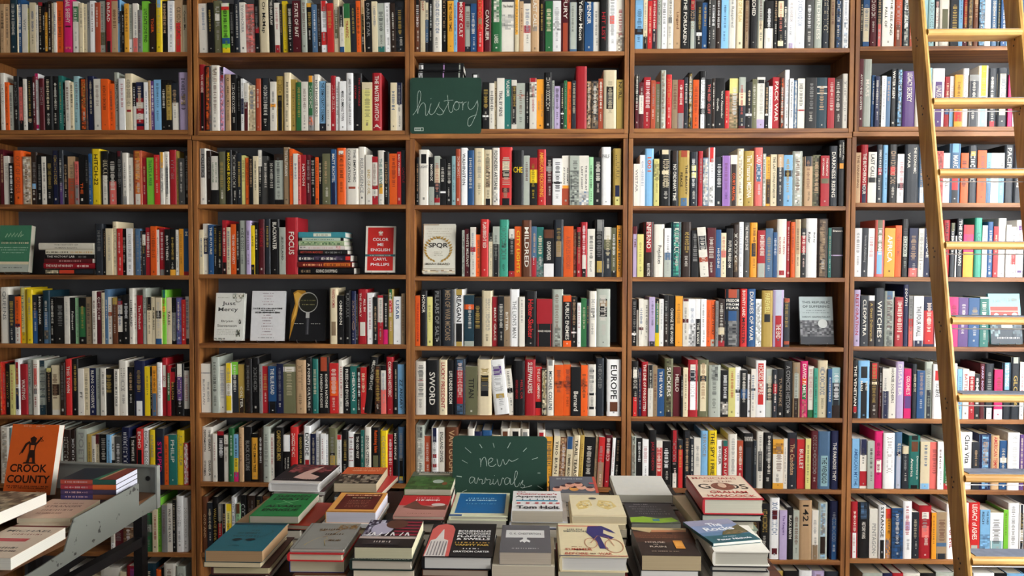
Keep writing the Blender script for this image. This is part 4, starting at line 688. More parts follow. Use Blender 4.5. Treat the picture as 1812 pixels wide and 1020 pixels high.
pile(2, 4, [(X2(872), X2(1330), Y2(482), Y2(540), '111113', sp(('d', 'a', .05, .22), ('t', 'GOING_SHOPPING', 'w', .32, .7)), 'black book lettered going shopping, bottom of the taller shelf pile'),
 (X2(868), X2(1312), Y2(436), Y2(482), '6a1c18', sp(('b', .48, .97, 'd8782c'), ('d', 'e8a070', .1, .45), ('d', '5a1c10', .5, .95)), 'maroon and orange book, second from the bottom of the taller pile'),
 (X2(870), X2(1300), Y2(375), Y2(434), '1e1c2c', sp(('m', .3, .85, '5a4a60'), ('b', .91, 1, 'd03028'), ('d', 'w', .02, .32), ('d', 'w', .45, .75)), 'dark purple book with a red end band in the taller pile'),
 (X2(875), X2(1275), Y2(332), Y2(373), '1a1a1a', sp(('t', 'MIDTOWN_MADNESS', 'b04030', .04, .5), ('d', 'g', .55, .9)), 'black book with red lettering in the middle of the taller pile'),
 (X2(878), X2(1258), Y2(298), Y2(330), 'd8cfc8', sp(('m', .02, .14, 'k'), ('d', 'c8a8a0', .2, .75), ('m', .8, .9, 'r')), 'white and pink book above the black one in the taller pile'),
 (X2(874), X2(1250), Y2(255), Y2(296), 'a8b890', sp(('m', .05, .95, 'n'),), 'pale green patterned book third from the top of the taller pile'),
 (X2(880), X2(1245), Y2(229), Y2(254), 'b4c8b4', sp(('b', 0, .07, 'k'), ('b', .93, 1, 'k'), ('d', '6a8068', .15, .8)), 'thin mint green book second from the top of the taller pile'),
 (X2(874), X2(1258), Y2(180), Y2(228), '3c8a94', sp(('b', .32, .7, 'd6dcc8'), ('d', 'a8ac98', .38, .65)), 'teal and white book on top of the taller pile')], 'fourth shelf', grp='books piled flat on the second bookcase')
nb = []
zt = 228.
X3 = lambda v: 720 + v / 4.53
for i in range(8): nb.append((X3(88 + (i * 5) % 9), X3(455 - (i * 7) % 12), 226 - 14.7 * (i + 1), 226 - 14.7 * i, '121214',
    sp(('b', .0, .02, 'g'), ('m', .02, .10, 'W'), ('b', .55, .575, 'b48ac0'), ('b', .9, .93, 'x')), 'black notebook with lilac band behind the history chalkboard, %s in its pile' % ('topmost' if i == 7 else 'second from top' if i == 6 else '%s from bottom' % ORD[i + 1])))
pile(3, 2, nb, '', 'notebook', 'black notebooks behind the history chalkboard')
# one short black book end-on beside the pile
B = Book(.03, .15, .245, '151517', 'c8c8c4', True, 'shelf'); B.band(.02, .12, 'W'); p_ = at(841, 180, .05); B.finish((p_.x, .05, 2.2275), (0, 0, 0), 'black book with a white patch at its head, just behind the history chalkboard')

# ------------------------------------------------------------------ chalkboards
def smooth(P, n=5):
    out = []
    for i in range(len(P) - 1):
        p0 = P[max(0, i - 1)]; p1 = P[i]; p2 = P[i + 1]; p3 = P[min(len(P) - 1, i + 2)]
        for k in range(n):
            t = k / n; out.append(tuple(.5 * ((2 * p1[j]) + (-p0[j] + p2[j]) * t + (2 * p0[j] - 5 * p1[j] + 4 * p2[j] - p3[j]) * t * t + (-p0[j] + 3 * p1[j] - 3 * p2[j] + p3[j]) * t ** 3) for j in (0, 1)))
    out.append(P[-1]); return out
def chalkboard(corner_px, Y, strokes, tx, thick, label, lean, logo=None, base=None, foot=True):
    (xl, yt, xr, yb) = corner_px
    A = at(xl, yt, Y); Bb = at(xr, yb, Y); W_ = Bb.x - A.x; zb = Bb.z if base is None else base; H_ = A.z - zb
    ox = (A.x + Bb.x) / 2
    root = empty('chalkboard_sign', (ox, Y, zb), (math.radians(lean), 0, 0)); tag(root, label, 'sign', 'green chalkboard signs')
    m = MB(); r = .014; pts = []
    for cx, cz, a0 in ((W_ / 2 - r, H_ - r, 0), (-W_ / 2 + r, H_ - r, 90), (-W_ / 2 + r, r, 180), (W_ / 2 - r, r, 270)):
        for k in range(6): a = math.radians(a0 + 90 * k / 5); pts.append((cx + r * math.cos(a), 0, cz + r * math.sin(a)))
    m.prism(pts, (0, .006, 0), '183c2e')
    k = 0
    for pl in strokes:
        P = [at(*tx(*q), Y) for q in (smooth(pl) if len(pl) > 2 else pl)]; P = [(p.x - ox, (p.z - zb)) for p in P]; k += 1
        vs = []; rr = random.Random(k)
        for i, p in enumerate(P):
            a = P[max(0, i - 1)]; b = P[min(len(P) - 1, i + 1)]; dx, dy = b[0] - a[0], b[1] - a[1]; l = math.hypot(dx, dy) or 1; w_ = thick * rr.uniform(.65, 1.1)
            vs += [(p[0] - dy / l * w_, -.0004 - .00003 * k, p[1] + dx / l * w_), (p[0] + dy / l * w_, -.0004 - .00003 * k, p[1] - dx / l * w_)]
        for i in range(len(P) - 1): m.add([vs[2 * i], vs[2 * i + 2], vs[2 * i + 3], vs[2 * i + 1]], [(0, 1, 2, 3)], mix('183c2e', 'c8d8cc', rr.uniform(.5, .8)))
    if logo:
        a, b = at(*tx(logo[0], logo[1]), Y), at(*tx(logo[2], logo[3]), Y)
        m.box(a.x - ox, b.x - ox, -.0006, 0, b.z - zb, a.z - zb, 'b8c4b8'); q = b.x - a.x; h_ = a.z - b.z
        for i in range(5): m.box(a.x - ox + q * (.08 + .12 * i), a.x - ox + q * (.16 + .12 * i), -.0009, -.0006, b.z - zb + h_ * .25, b.z - zb + h_ * .75, '1b4434')
        m.box(a.x - ox + q * .72, a.x - ox + q * .95, -.0009, -.0006, b.z - zb + h_ * .15, b.z - zb + h_ * .85, '1b4434')
    m.build('board', M_MATTE, root)
    if not foot: return root
    f = MB(); f.prism([(-.02, .006, H_ * .7), (.02, .006, H_ * .7), (.05, .05, .004), (-.05, .05, .004)], (0, .003, 0), '9a8a70'); f.build('easel_foot', M_MATTE, root)
    return root
t3 = lambda x, y: (720 + x / 4.53, 95 + y / 4.53)
hist = [[(48, 492), (75, 455), (105, 380), (112, 320), (98, 296), (86, 330), (84, 400), (86, 480)], [(86, 480), (100, 430), (125, 395), (145, 405), (150, 450), (150, 490), (162, 492), (185, 440)], [(195, 398), (182, 440), (182, 478), (200, 488), (222, 470)], [(190, 362), (196, 358)],
 [(222, 470), (245, 425), (262, 388), (255, 420), (285, 455), (290, 480), (262, 490), (238, 480)], [(290, 475), (320, 420), (338, 385)], [(325, 330), (330, 380), (335, 440), (350, 472), (368, 460)], [(297, 380), (330, 375), (372, 372)],
 [(368, 460), (372, 420), (395, 382), (418, 400), (415, 440), (392, 452), (375, 430), (385, 395), (410, 388), (440, 395)], [(432, 398), (447, 386), (448, 420), (447, 452)], [(448, 420), (458, 396), (478, 386)], [(494, 384), (490, 420), (505, 447), (530, 436), (552, 402), (566, 372)], [(566, 380), (570, 420), (560, 470), (540, 520), (515, 570), (495, 580), (488, 560), (495, 520), (525, 500), (560, 490)]]
hist = [[(x, y) for x, y in s] for s in hist]
chalkboard((725.5, 137.5, 851.5, 233.5), -.0105, hist, t3, .0011, 'green chalkboard reading history in chalk, leaning on the shelf before black notebooks', 0, (60, 592, 133, 620), 2.2058, False)
TZ = .87
t7 = lambda x, y: (720 + x / 4.53, 740 + y / 4.53)
na = [[(585, 325), (592, 360), (590, 395)], [(590, 370), (605, 330), (625, 318), (635, 345), (640, 390)], [(650, 368), (680, 350), (688, 330), (668, 325), (652, 350), (660, 385), (690, 390), (715, 370)], [(722, 330), (732, 380), (750, 385), (770, 335), (785, 375), (805, 360), (818, 335)], [(818, 335), (840, 350), (870, 340), (892, 328)],
 [(540, 480), (515, 475), (500, 500), (510, 525), (535, 505), (543, 480), (545, 520), (560, 525)], [(560, 525), (572, 480), (578, 500), (590, 492), (605, 500), (602, 530), (625, 520)], [(625, 520), (630, 482), (640, 500), (655, 492), (668, 500), (665, 535), (690, 520)], [(693, 490), (690, 525), (705, 530), (722, 505)], [(700, 462), (704, 466)], [(725, 490), (738, 540), (752, 530), (765, 485), (778, 490)],
 [(825, 490), (800, 480), (782, 505), (792, 535), (818, 520), (828, 488), (830, 530), (850, 530)], [(850, 530), (880, 470), (885, 435), (872, 430), (862, 480), (866, 540), (885, 552), (905, 520)], [(905, 545), (930, 500), (925, 530), (945, 545), (930, 562), (910, 555)], [(930, 560), (970, 552), (1002, 542)],
 [(465, 240), (515, 283)], [(582, 213), (602, 243)], [(690, 204), (700, 240)], [(830, 200), (806, 245)], [(960, 243), (932, 272)], [(1003, 335), (1050, 320)], [(440, 340), (486, 365)], [(398, 467), (440, 473)], [(1048, 443), (1070, 443)], [(1048, 545), (1090, 570)], [(480, 577), (440, 595)]]
chalkboard((800.5, 772.5, 968, 895), -.84, na, t7, .0010, 'green chalkboard reading new arrivals in chalk, standing among the stacks of books', -2, None, TZ)

# ------------------------------------------------------------------ the display table and its stacks
xa, xb = at(366, 1000, -1.555).x, at(1352, 900, -1.262).x
root = empty('display_table', ((xa + xb) / 2, -1.13, 0)); tag(root, 'dark wooden display table carrying the stacks of new books', 'table')
hx = (xb - xa) / 2
m = MB(); m.box(-hx, hx, -.435, .42, TZ - .035, TZ); m.build('table_top', M_DARK, root, .003)
m = MB(); m.box(-hx + .06, hx - .06, -.39, -.365, TZ - .13, TZ - .035); m.box(-hx + .06, hx - .06, .365, .39, TZ - .13, TZ - .035); m.box(-hx + .06, -hx + .085, -.365, .365, TZ - .13, TZ - .035); m.box(hx - .085, hx - .06, -.365, .365, TZ - .13, TZ - .035); m.build('apron', M_DARK, root)
for sx in (-1, 1):
    for sy in (-1, 1): m = MB(); m.box(sx * (hx - .09) - .03, sx * (hx - .09) + .03, sy * .37 - .03, sy * .37 + .03, 0, TZ - .035); m.build('leg', M_DARK, root, .002)

def gibs(B, col, x0, x1, ys, h): 
    for i, y in enumerate(ys): B.gib(col, x0, x1, y, h, i * 7 + 3)
def t_teal(B):
    B.gib('1a4448', .45, .62, .73, .05, 2); B.gib('1a4448', .25, .68, .62, .06, 4); B.gib('1a4448', .22, .68, .51, .055, 6); B.line([(.68, .45), (.8, .55), (.88, .66), (.84, .72), (.9, .7)], .015, '1a4448'); B.ell(.36, .38, .09, .045, '12262c'); B.ell(.6, .38, .09, .045, '12262c'); B.ring(.42, .14, .1, .05, .015, '1a4448', a0=0, a1=180); B.rect(0, .94, 1, 1, '1c3a44'); gibs(B, '1a4448', .3, .7, (.88,), .03)
def t_leo(B):
    B.rect(.05, 0, .07, 1, '6a6862')
    B.line([(.22, .1), (.25, .22), (.2, .12), (.3, .3), (.38, .4), (.5, .45), (.55, .38), (.52, .3), (.6, .1), (.56, .22)], .012, 'b09a60'); B.line([(.45, .42), (.6, .52), (.7, .72), (.8, .86), (.97, .97)], .02, '8a6a34')
    B.mot(.62, .74, .98, .92, ['8a6a34', '6a4a22', '8e8c84'], 10, 5); B.gib('4a3418', .28, .66, .73, .06, 2); B.gib('4a3418', .46, .82, .54, .06, 3); B.gib('5a4018', .6, .84, .3, .06, 4); B.mot(.3, .66, .55, .70, ['6a4a22', '8e8c84'], 8, 2)
def t_flag(B):
    for i in range(6): B.rect(.55, .3 + i * .115, 1, .36 + i * .115, '8a1c34' if i % 1 == 0 else 'w')
    B.rect(0, 0, 1, .28, '1c1a1c'); B.mot(.02, .3, .35, .98, ['22223a', 'b8b8c8', '3a3448'], 8, 10); B.ell(.32, .65, .2, .22, 'b4b0c4'); B.ell(.55, .82, .2, .17, '5c3a2c'); B.rect(0, .28, 1, .36, 'b8a8a0'); [B.poly([(x, .38), (x + .045, .5), (x + .065, .5), (x + .03, .38)], 'W') for x in (.1, .3, .42, .68)]; [B.poly([(x, .38), (x + .02, .5), (x + .05, .5), (x + .09, .38), (x + .06, .38), (x + .035, .46), (x + .025, .38)], 'W') for x in (.18, .52, .78)]; B.rect(.06, .38, .36, .40, 'W'); B.rect(.1, .06, .75, .22, '2c2a2c'); gibs(B, 'c8c0b8', .3, .62, (.16,), .06)
def t_boh(B):
    B.rect(0, 0, 1, 1, '15161c'); B.poly([(.02, 0), (.02, .8), (.08, .93), (.2, .985), (.32, .93), (.37, .8), (.38, 0)], 'd0605a'); B.poly([(.03, 0), (.05, .45), (.12, .5), (.19, .8), (.2, .8), (.24, .5), (.31, .45), (.33, 0)], 'dcd6d2')
    for i in range(6): B.rect(.06 + .045 * i, .02, .075 + .045 * i, .42, '8a8488')
    for t, y in (('BOHEMIANS', .74), ('BOOTLEGGERS', .66), ('FLAPPERS', .575), ('& SWELLS', .49)): B.txt(t, 'W', .68, y, .5, .06)
    gibs(B, 'b8923c', .42, .93, (.38,), .04); B.txt('VANITY FAIR', 'd8b04c', .68, .31, .5, .05); gibs(B, 'W', .56, .8, (.2,), .03); B.txt('GRAYDON CARTER', 'W', .69, .12, .52, .05)
def t_ches(B):
    B.rect(.1, .52, .88, .8, 'd4d4d2'); B.txt('G. K. CHESTERTON', '4a4a4c', .49, .665, .64, .07, False); B.poly([(.38, .4), (.45, .46), (.52, .46), (.6, .4), (.58, .34), (.52, .38), (.48, .33), (.44, .38), (.4, .34)], 'dededc'); B.rect(.45, .46, .53, .53, 'd4d4d2'); B.gib('c8c8c6', .24, .76, .13, .03, 2)
def t_sum(B):
    B.rect(.02, .9, .7, .93, 'c45a40'); B.txt('HELEN', '4a5a5c', .28, .8, .24, .05, False); B.txt('SIMONSON', '4a5a5c', .28, .74, .36, .05, False); B.gib('9a6a4a', .2, .35, .27, .02)
    B.poly([(.5, .9), (.72, .92), (.85, .8), (.92, .68), (.84, .72), (.74, .8), (.72, .68), (.88, .55), (.82, .5), (.66, .58), (.7, .3), (.75, .22), (.62, .22), (.6, .4), (.52, .58), (.46, .7)], '2e2c6a'); B.ring(.5, .38, .1, .15, .012, 'b87c60'); B.ring(.84, .3, .14, .2, .014, 'b87c60'); B.line([(.5, .38), (.62, .6), (.78, .55), (.84, .3)], .012, 'b87c60')
    B.txt('SUMMER', 'a83020', .3, .19, .4, .06, False); B.txt('BEFORE', 'a83020', .26, .07, .34, .06, False); B.txt('WAR', 'a83020', .68, .07, .2, .06, False); B.gib('6a4a3a', .46, .54, .07, .03); B.rect(0, 0, .3, .015, '3a3c5c'); B.rect(.3, 0, 1, .015, 'a82a28')
def t_rain(B):
    B.rect(0, .55, 1, .84, '5a3422'); B.rect(0, .45, 1, .62, '44281c'); B.poly([(0, .92), (.3, .8), (.36, .88), (.98, .9), (1, .98), (0, 1)], 'c0ac80'); B.poly([(.33, .82), (.97, .84), (.98, .9), (.35, .9)], 'c08058'); B.rect(.6, .75, .7, .80, '2a1c18'); gibs(B, '8a5a40', .1, .75, (.68, .60), .02)
    B.txt('HOUSE', 'c8b8a8', .32, .44, .34, .05, False); B.gib('c8b8a8', .28, .36, .36, .02); B.txt('RAIN', 'c8b8a8', .34, .28, .28, .05, False); B.rect(.64, .22, .8, .5, 'd08a34'); B.rect(.66, .3, .78, .44, 'dc9c48'); B.gib('9a8878', .2, .66, .12, .03)
def t_rock(B):
    B.rect(0, .3, 1, .75, '5a7a9a'); B.rect(0, .45, 1, .75, '7a8cae'); B.rect(0, .75, 1, 1, '8a8aa0'); B.rect(0, 0, 1, .22, '245a64'); B.poly([(.4, .3), (.5, .42), (.65, .5), (.85, .62), (1, .7), (1, .34), (.7, .28)], '5a5434'); B.mot(.5, .32, .95, .44, ['6a5a3a', '4a4a30', '7a6a4a'], 8, 4)
    B.txt('The', 'e8ecf0', .52, .76, .3, .16); B.txt('Rocks', 'e8ecf0', .5, .57, .62, .16); B.txt('Peter Nichols', 'e8ecf0', .52, .1, .7, .07); B.gib('c8d4d8', .35, .65, .2, .025)
def t_green(B):
    for t, y in (('SUDDEN', .88), ('DEATH', .74), ('ALVARO', .42), ('ENRIGUE', .26)): B.txt(t, '0a1c10', .5, y, .74, .11)
    B.line([(.3, .5), (.7, .68)], .02, '8ac890'); B.line([(.35, .68), (.65, .5)], .02, '8ac890')
def t_orange(B):
    B.rect(.13, .13, .92, .93, '5c1c16'); B.rect(.15, .8, .9, .9, '8a3a20'); B.gib('e8c8a0', .18, .88, .85, .05, 7); B.rect(.3, .66, .75, .76, '2a1410'); B.gib('e0b890', .33, .72, .71, .05); gibs(B, 'b88068', .3, .75, (.56, .48, .40, .32, .24), .02); B.rect(.0, 0, 1, .02, 'a8783c')
def t_nem(B):
    B.rect(0, .5, 1, 1, 'c8242c'); B.rect(0, .0, 1, .5, 'b8847a'); B.poly([(.15, .5), (.3, .74), (.45, .52), (.7, .42), (.98, .56), (.98, .3), (.4, .3), (.1, .4)], '6a4438'); B.gib('e8a0a0', .3, .8, .87, .06, 3); B.gib('f0e0dc', .3, .8, .76, .09, 5); B.ell(.8, .54, .14, .07, 'd8ccc4'); B.gib('8a5a4c', .26, .74, .12, .04, 3)
def t_blue(B):
    B.rect(.08, .12, .94, .96, '1464a0'); B.gib('8ac0dc', .26, .76, .74, .055, 3); B.gib('b0dcec', .22, .78, .65, .055, 5); gibs(B, '6aa4c8', .25, .8, (.5,), .04); B.rect(0, 0, .22, .06, '1c4a8a')
def t_app(B):
    B.txt('The', '8a3a3a', .18, .95, .18, .06); B.txt('Outsorcerer\'s', 'b8303a', .5, .84, .84, .1); B.txt('Apprentice', '22222a', .48, .69, .84, .12); B.rect(.08, .46, .92, .52, '4a9cb8')
    for x in (.2, .35, .5, .62, .75, .85): B.rect(x, .52, x + .02, .58, '33333a')
    for x in (.1, .28, .46, .6, .74, .88): B.rect(x, .32, x + .07, .38, 'c04848')
    B.txt('Tom Holt', '1a1a22', .52, .14, .84, .15)
def t_cream(B):
    B.poly([(.1, .5), (.2, .7), (.38, .74), (.42, .5), (.3, .35), (.14, .3)], 'd8c07a'); B.poly([(.5, .5), (.56, .74), (.8, .7), (.88, .45), (.7, .3), (.56, .4)], 'd8c07a'); B.mot(.16, .4, .38, .66, ['d8c07a', 'c0a050', 'e4d8b0'], 6, 5); B.mot(.56, .4, .8, .64, ['d8c07a', 'c0a050', 'e4d8b0'], 6, 5); B.ell(.45, .82, .08, .05, '4a4a48'); B.line([(0, .03), (.5, .01), (1, .05)], .01, 'b88a4a')
def t_dark(B):
    B.rect(0, .0, 1, .3, '4a5244'); B.poly([(0, .05), (.02, .26), (.3, .32), (.6, .22), (.88, .28), (.98, .1), (.6, .02)], '88b030'); B.rect(.46, .1, .6, .2, '3a7a8c'); B.gib('8a8a8c', .2, .5, .92, .05, 9)
    for i, y in enumerate((.8, .68, .56, .44)): B.gib('7a7a7e', .08 + .05 * i, .7 + .06 * i, y, .05, i)
def t_mag(B):
    B.txt('MAGICIANS', 'a83a34', .46, .86, .78, .09, False); B.txt('OF THE', '8a5a4a', .48, .72, .5, .06, False); B.txt('GODS', '1c1c1c', .5, .5, .84, .2, False); B.ell(.5, .5, .2, .16, '7a4838'); B.ell(.5, .54, .07, .1, 'c8a890'); B.txt('GRAHAM', 'b03030', .52, .26, .62, .1, False); B.txt('HANCOCK', 'b03030', .52, .11, .8, .09, False); B.rect(0, 0, 1, .03, 'b02830')
def t_man(B):
    B.rect(0, .1, 1, 1, '1c141c'); B.rect(0, 0, 1, .12, 'dcd8d2'); B.mot(.1, .55, .95, .98, ['5a2028', '7a3038', '2a1c24', '9a4a4c'], 12, 7); B.poly([(.35, .28), (.45, .6), (.6, .82), (.72, .9), (.66, .7), (.6, .5), (.85, .36), (.82, .2), (.62, .2)], 'd8b0a4'); gibs(B, '5a4a54', .05, .95, (.2,), .04)
def t_otop(B):
    B.rect(0, .55, 1, 1, 'd8602c'); B.mot(0, 0, 1, .55, ['2a2620', '5a5244', 'a89c88', '1c1a16'], 14, 8); gibs(B, 'f0b890', .2, .9, (.88, .76), .06)
def t_hill(B):
    B.rect(0, .72, 1, 1, '5a6a5c'); B.mot(0, 0, 1, .72, ['2c5a24', '3c7030', '4a6a3a', '24481c'], 12, 8); B.rect(.15, .8, .85, .9, 'c8c8b8'); B.gib('W', .1, .9, .95, .05); B.ell(.66, .42, .12, .1, 'a8b8ac'); B.ell(.82, .3, .06, .08, '8a4a2c')
def t_face(B):
    B.rect(0, 0, 1, 1, '5a6470'); B.rect(.94, 0, 1, 1, 'c04a38'); B.gib('a8b4bc', .15, .75, .84, .1, 4)
    for i, (x, y, c_) in enumerate(((.15, .2, 'e0a088'), (.3, .3, 'e8b49a'), (.5, .22, 'd89a50'), (.66, .3, 'e8b49a'), (.84, .2, 'e0a088'), (.42, .42, 'dca088'), (.6, .45, 'dca088'))): B.ell(x, y, .1, .13, c_); B.ell(x, y + .1, .07, .06, '3a2430')
    B.rect(.84, .5, .94, .58, 'c04a58')
def t_white(B): gibs(B, 'd2d4d4', .2, .9, (.8, .72, .64, .5, .42), .02)

YA, YB, YC = -1.555, -1.262, -.975
def stack(xl, xr, yf, yb, yT, Yf, col, pages, hard, draw, label, lower, rot=0, dx=0, slabel='', n=None):
    P0 = at(xl, yf, Yf); P1 = at(xr, yf, Yf); z = (P0.z + P1.z) / 2; W_ = P1.x - P0.x
    Q = atz((xl + xr) / 2, yb, z); L_ = max(.17, min(.245, Q.y - Yf)); T = max(.008, z - at(xl, yT, Yf).z)
    cx = (P0.x + P1.x) / 2; cy = Yf + L_ / 2
    B = Book(T, W_, L_, col, pages, hard, 'flat'); draw(B); B.finish((cx, cy, z - T), (0, 0, math.radians(rot)), label, 'top books of the stacks on the display table')
    top = z - T; left = top - TZ; tot = sum(l[0] for l in lower); zc = top
    for i, l in enumerate(lower):
        t = left * l[0] / tot; c_, pg, ex = l[1], l[2], l[3]; d = l[4] if len(l) > 4 else None
        w_ = W_ + ex; bl = Book(t - .0004, w_, min(.245, L_ + (.008 if ex > 0 else -.004)), c_, pg, l[5] if len(l) > 5 else t > .03, 'flat')
        if d: d(bl)
        off = l[6] if len(l) > 6 else 0
        bl.finish((cx + ((i * 37) % 5 - 2) * .0015 + off, cy + ((i * 53) % 5 - 2) * .001 + (.0 if not off else .01), zc - t + .0002), (0, 0, math.radians(((i * 29) % 5 - 2) * .35 + (l[7] if len(l) > 7 else 0))),
                  '%s book in the stack, %s beneath the %s' % (NAMES.get(c_, l[8] if len(l) > 8 else 'plain'), ('directly', 'two places', 'three places', 'four places')[i], slabel), 'lower books of the stacks on the display table')
        zc -= t
lw = lambda a, b_, c_='k': [(1, a, 'ddd5c2', 0), (1.2, b_, 'cfc6ae', .004), (1, c_, 'ddd5c2', -.003)]
def t_liza(B): B.rect(0, 0, 1, 1, '1c2c28'); B.txt('LIZA KLAUSSMANN', 'b8c0b4', .5, .03, .9, .03, False)
stack(362.5, 464, 975, 926, 994.7, YA, '1c5e6c', 'ac8c68', False, t_teal, 'teal paperback with two dark ovals, top of the front stack closest to the metal cart', [(.022, '3a3a34', 'd8c8a4', .0), (.035, '4a2a28', 'c8bc94', .004, None, True, .012), (.05, 'k', 'ddd5c2', 0)], slabel='teal paperback')
stack(513, 610, 971, 926, 977.5, YA, '8a8a84', 'cac2b4', True, t_leo, 'thin grey book with a gold leopard, on top of its stack', [(.022, 'c42c30', 'cfc2aa', .003, None, True), (.036, '2a4a9a', 'd0c6a8', .0, None, False, -.006), (.04, 'h', 'ddd5c2', 0)], slabel='gold leopard book')
stack(626, 729, 969, 920.5, 989, YA, '2a2428', 'c9c4a4', False, t_flag, 'paperback with a star-spangled striped cover and dark lower band, on its stack', [(.034, '1c2c28', 'c8bfae', .012, t_liza, True), (.03, 'k', 'd8ccb4', .006), (.035, 'm', 'ddd5c2', .0)], slabel='striped flag cover')
stack(746, 871, 985.3, 925.5, 1008.5, YA, '141418', 'd4d2cc', True, t_boh, 'black hardcover with a pink skyscraper panel and white lettering, atop its stack', [(.03, 'h', 'a89888', -.012), (.04, 'k', 'ddd5c2', .0), (.03, 'G', 'ddd5c2', 0)], slabel='pink skyscraper cover')
stack(883, 975.5, 978, 930, 999.8, YA, '5c5c60', 'b8ac9c', False, t_ches, 'small grey book with a white oblong label, on a taller pale stack', [(.045, 'c8c0ac', 'c8bda8', .025), (.035, 'x', 'c0c8a0', .02), (.02, 'w', 'ddd5c2', .02)], slabel='grey book with oblong label')
stack(989.5, 1112, 985.5, 926.5, 1012, YA, 'd9cca6', 'd0cec8', True, t_sum, 'cream hardcover with a blue figure on a bicycle, lettered summer before the war', [(.03, 'c', 'b8b4a0', -.006), (.04, 'r', 'ddd5c2', .0), (.03, 'k', 'ddd5c2', 0)], slabel='cream bicycle cover')
stack(1135, 1241, 983.5, 934.5, 1010, YA, '2a1f1c', 'b8a684', False, t_rain, 'dark brown paperback with a glowing orange square, lettered house and rain', [(.03, '6a6a68', 'dcdad4', -.006), (.04, 'k', 'd0cabc', .012, None, True, -.02, 2), (.03, 'h', 'ddd5c2', 0)], slabel='dark brown paperback')
# the loose jacketed paperback lies askew on a pale one
P_ = at(1310, 976, YA)
stack(1260.5, 1362.5, 976.5, 930, 1001.7, YA, 'e2dfd4', 'b8b5a8', True, lambda B: None, 'pale hardcover lying under the askew seaside paperback', [(.022, '1e2024', 'c4c0b4', .0, None, True), (.035, 'g', 'c8c4b8', .0), (.05, 'w', 'ddd5c2', -.0, None, True, -.02, 1)], slabel='pale hardcover')
zt_ = P_.z
B = Book(.008, .128, .165, '245a64', 'd8d4c8', False, 'flat'); t_rock(B); B.finish((P_.x - .018, YA + .125, zt_ + .0005), (math.radians(0), 0, math.radians(15)), 'thin seaside paperback with a rocky headland, lying askew on a pale hardcover')

stack(441, 528, 913.6, 873.5, 926, YB, '187a3c', 'b8b0a0', False, t_green, 'bright green paperback lettered sudden death, on its stack', [(.02, 'b', 'c8b49c', .01, None, False, -.025, -3), (.03, 'b8402e', 'b8a892', .0, None, False, .045, -6), (.06, 'k', 'ddd5c2', 0), (.05, 'H', 'd8ccb4', .0)], slabel='green paperback')
stack(576, 664.5, 906.5, 872, 925.5, YB, 'e0a050', 'c8c6d0', False, t_orange, 'paperback with an orange frame round a dark red panel, on its stack', [(.02, 'W', 'd8d8d4', .012), (.04, 'c', 'c8b890', .004, None, False, -.012, -4), (.06, 'D', 'ddd5c2', .01, None, True, .03)], slabel='orange framed paperback')
stack(695, 786, 914, 877.3, 919.5, YB, 'b8847a', 'cabca8', True, t_nem, 'thin red and pink hardcover with brown torn shape, on its dark stack', [(.012, 'k', '4a4440', .002, None, True), (.04, '7a6a5a', 'c0b6a4', .0), (.06, 'H', 'ddd5c2', .0)], slabel='thin red and pink book')
stack(794, 898, 914, 872.3, 921, YB, 'd6d8b8', 'c8c4b0', True, t_blue, 'blue panelled book with a pale frame, in front of the chalkboard', [(.03, 'c8c8b0', 'b8b4a4', .0, None, False), (.04, 'u', 'ddd5c2', -.01), (.05, 'k', 'ddd5c2', 0)], slabel='blue panelled book')
stack(905, 996, 904.3, 869.5, 924.3, YB, 'e4e4e2', 'b8ae9c', False, t_app, 'white paperback lettered apprentice in black with red and blue marks', [(.028, 'd8d8dc', 'b8b09c', .02, None, True, .008), (.04, 'v', 'ddd5c2', .01), (.05, 'w', 'c8c0b0', 0)], slabel='white apprentice paperback')
stack(1012.5, 1109, 914.3, 876.5, 927, YB, 'e0d4b0', 'cabc9c', False, t_cream, 'cream book with a yellow moth-like pattern, behind the bicycle cover', [(.02, 'c', 'c8b898', .002), (.04, 'j', 'c8bfa8', .0), (.05, 'k', 'ddd5c2', 0)], slabel='cream patterned book')
stack(1117, 1205, 926.5, 891, 937, YB, '34353a', '7e7e72', False, t_dark, 'charcoal paperback with grey handwriting above a lime green strip, on its stack', [(.04, 'k', 'c8c4b4', .0), (.05, 'G', 'b8b4a4', .004), (.05, 'H', 'ddd5c2', 0)], slabel='charcoal paperback')
stack(1243, 1352, 883.2, 839.7, 910.5, YB, 'b83038', 'c4c2b0', True, lambda B: (B.rect(.015, .02, .985, .98, 'd4c2ac'), t_mag(B)), 'thick red-edged hardcover lettered gods in black, highest of the table stacks', [(.028, 'k', 'b8bcb0', .0, None, True), (.035, 'c', 'c8c4b0', .0, None, False, -.03, 3), (.04, '7a8a78', 'c8c8b8', -.01, None, True, -.01), (.04, 'w', 'ddd5c2', .0)], slabel='red-edged hardcover')

stack(477.5, 568, 855.7, 822.5, 870.5, YC, 'd8d6d4', 'cfccc8', True, t_man, 'hardcover with a dark red and black photo cover, on its stack', [(.03, 'm', 'c8c4bc', .0, None, False, .012), (.06, 'k', 'ddd5c2', 0), (.06, 'G', 'ddd5c2', 0)], slabel='dark red photo cover', rot=-3)
stack(590, 666, 855.5, 827, 871, YC, '3a352c', 'b8a88c', False, t_otop, 'paperback with an orange upper half and rocky photo below, on its stack', [(.03, 'b8302e', 'd8ccb4', .0, None, False, .03, -5), (.05, 'D', 'c8c0b0', .0), (.06, 'k', 'ddd5c2', 0)], slabel='orange and rock paperback')
stack(715, 798, 866, 835, 876.5, YC, '3c6030', 'c8bfa8', False, t_hill, 'paperback showing a green hillside, beside the chalkboard', [(.03, 'h', 'b8b0a0', .0), (.05, 'k', 'c8c0b0', .0), (.06, 'r', 'ddd5c2', 0)], slabel='green hillside paperback')
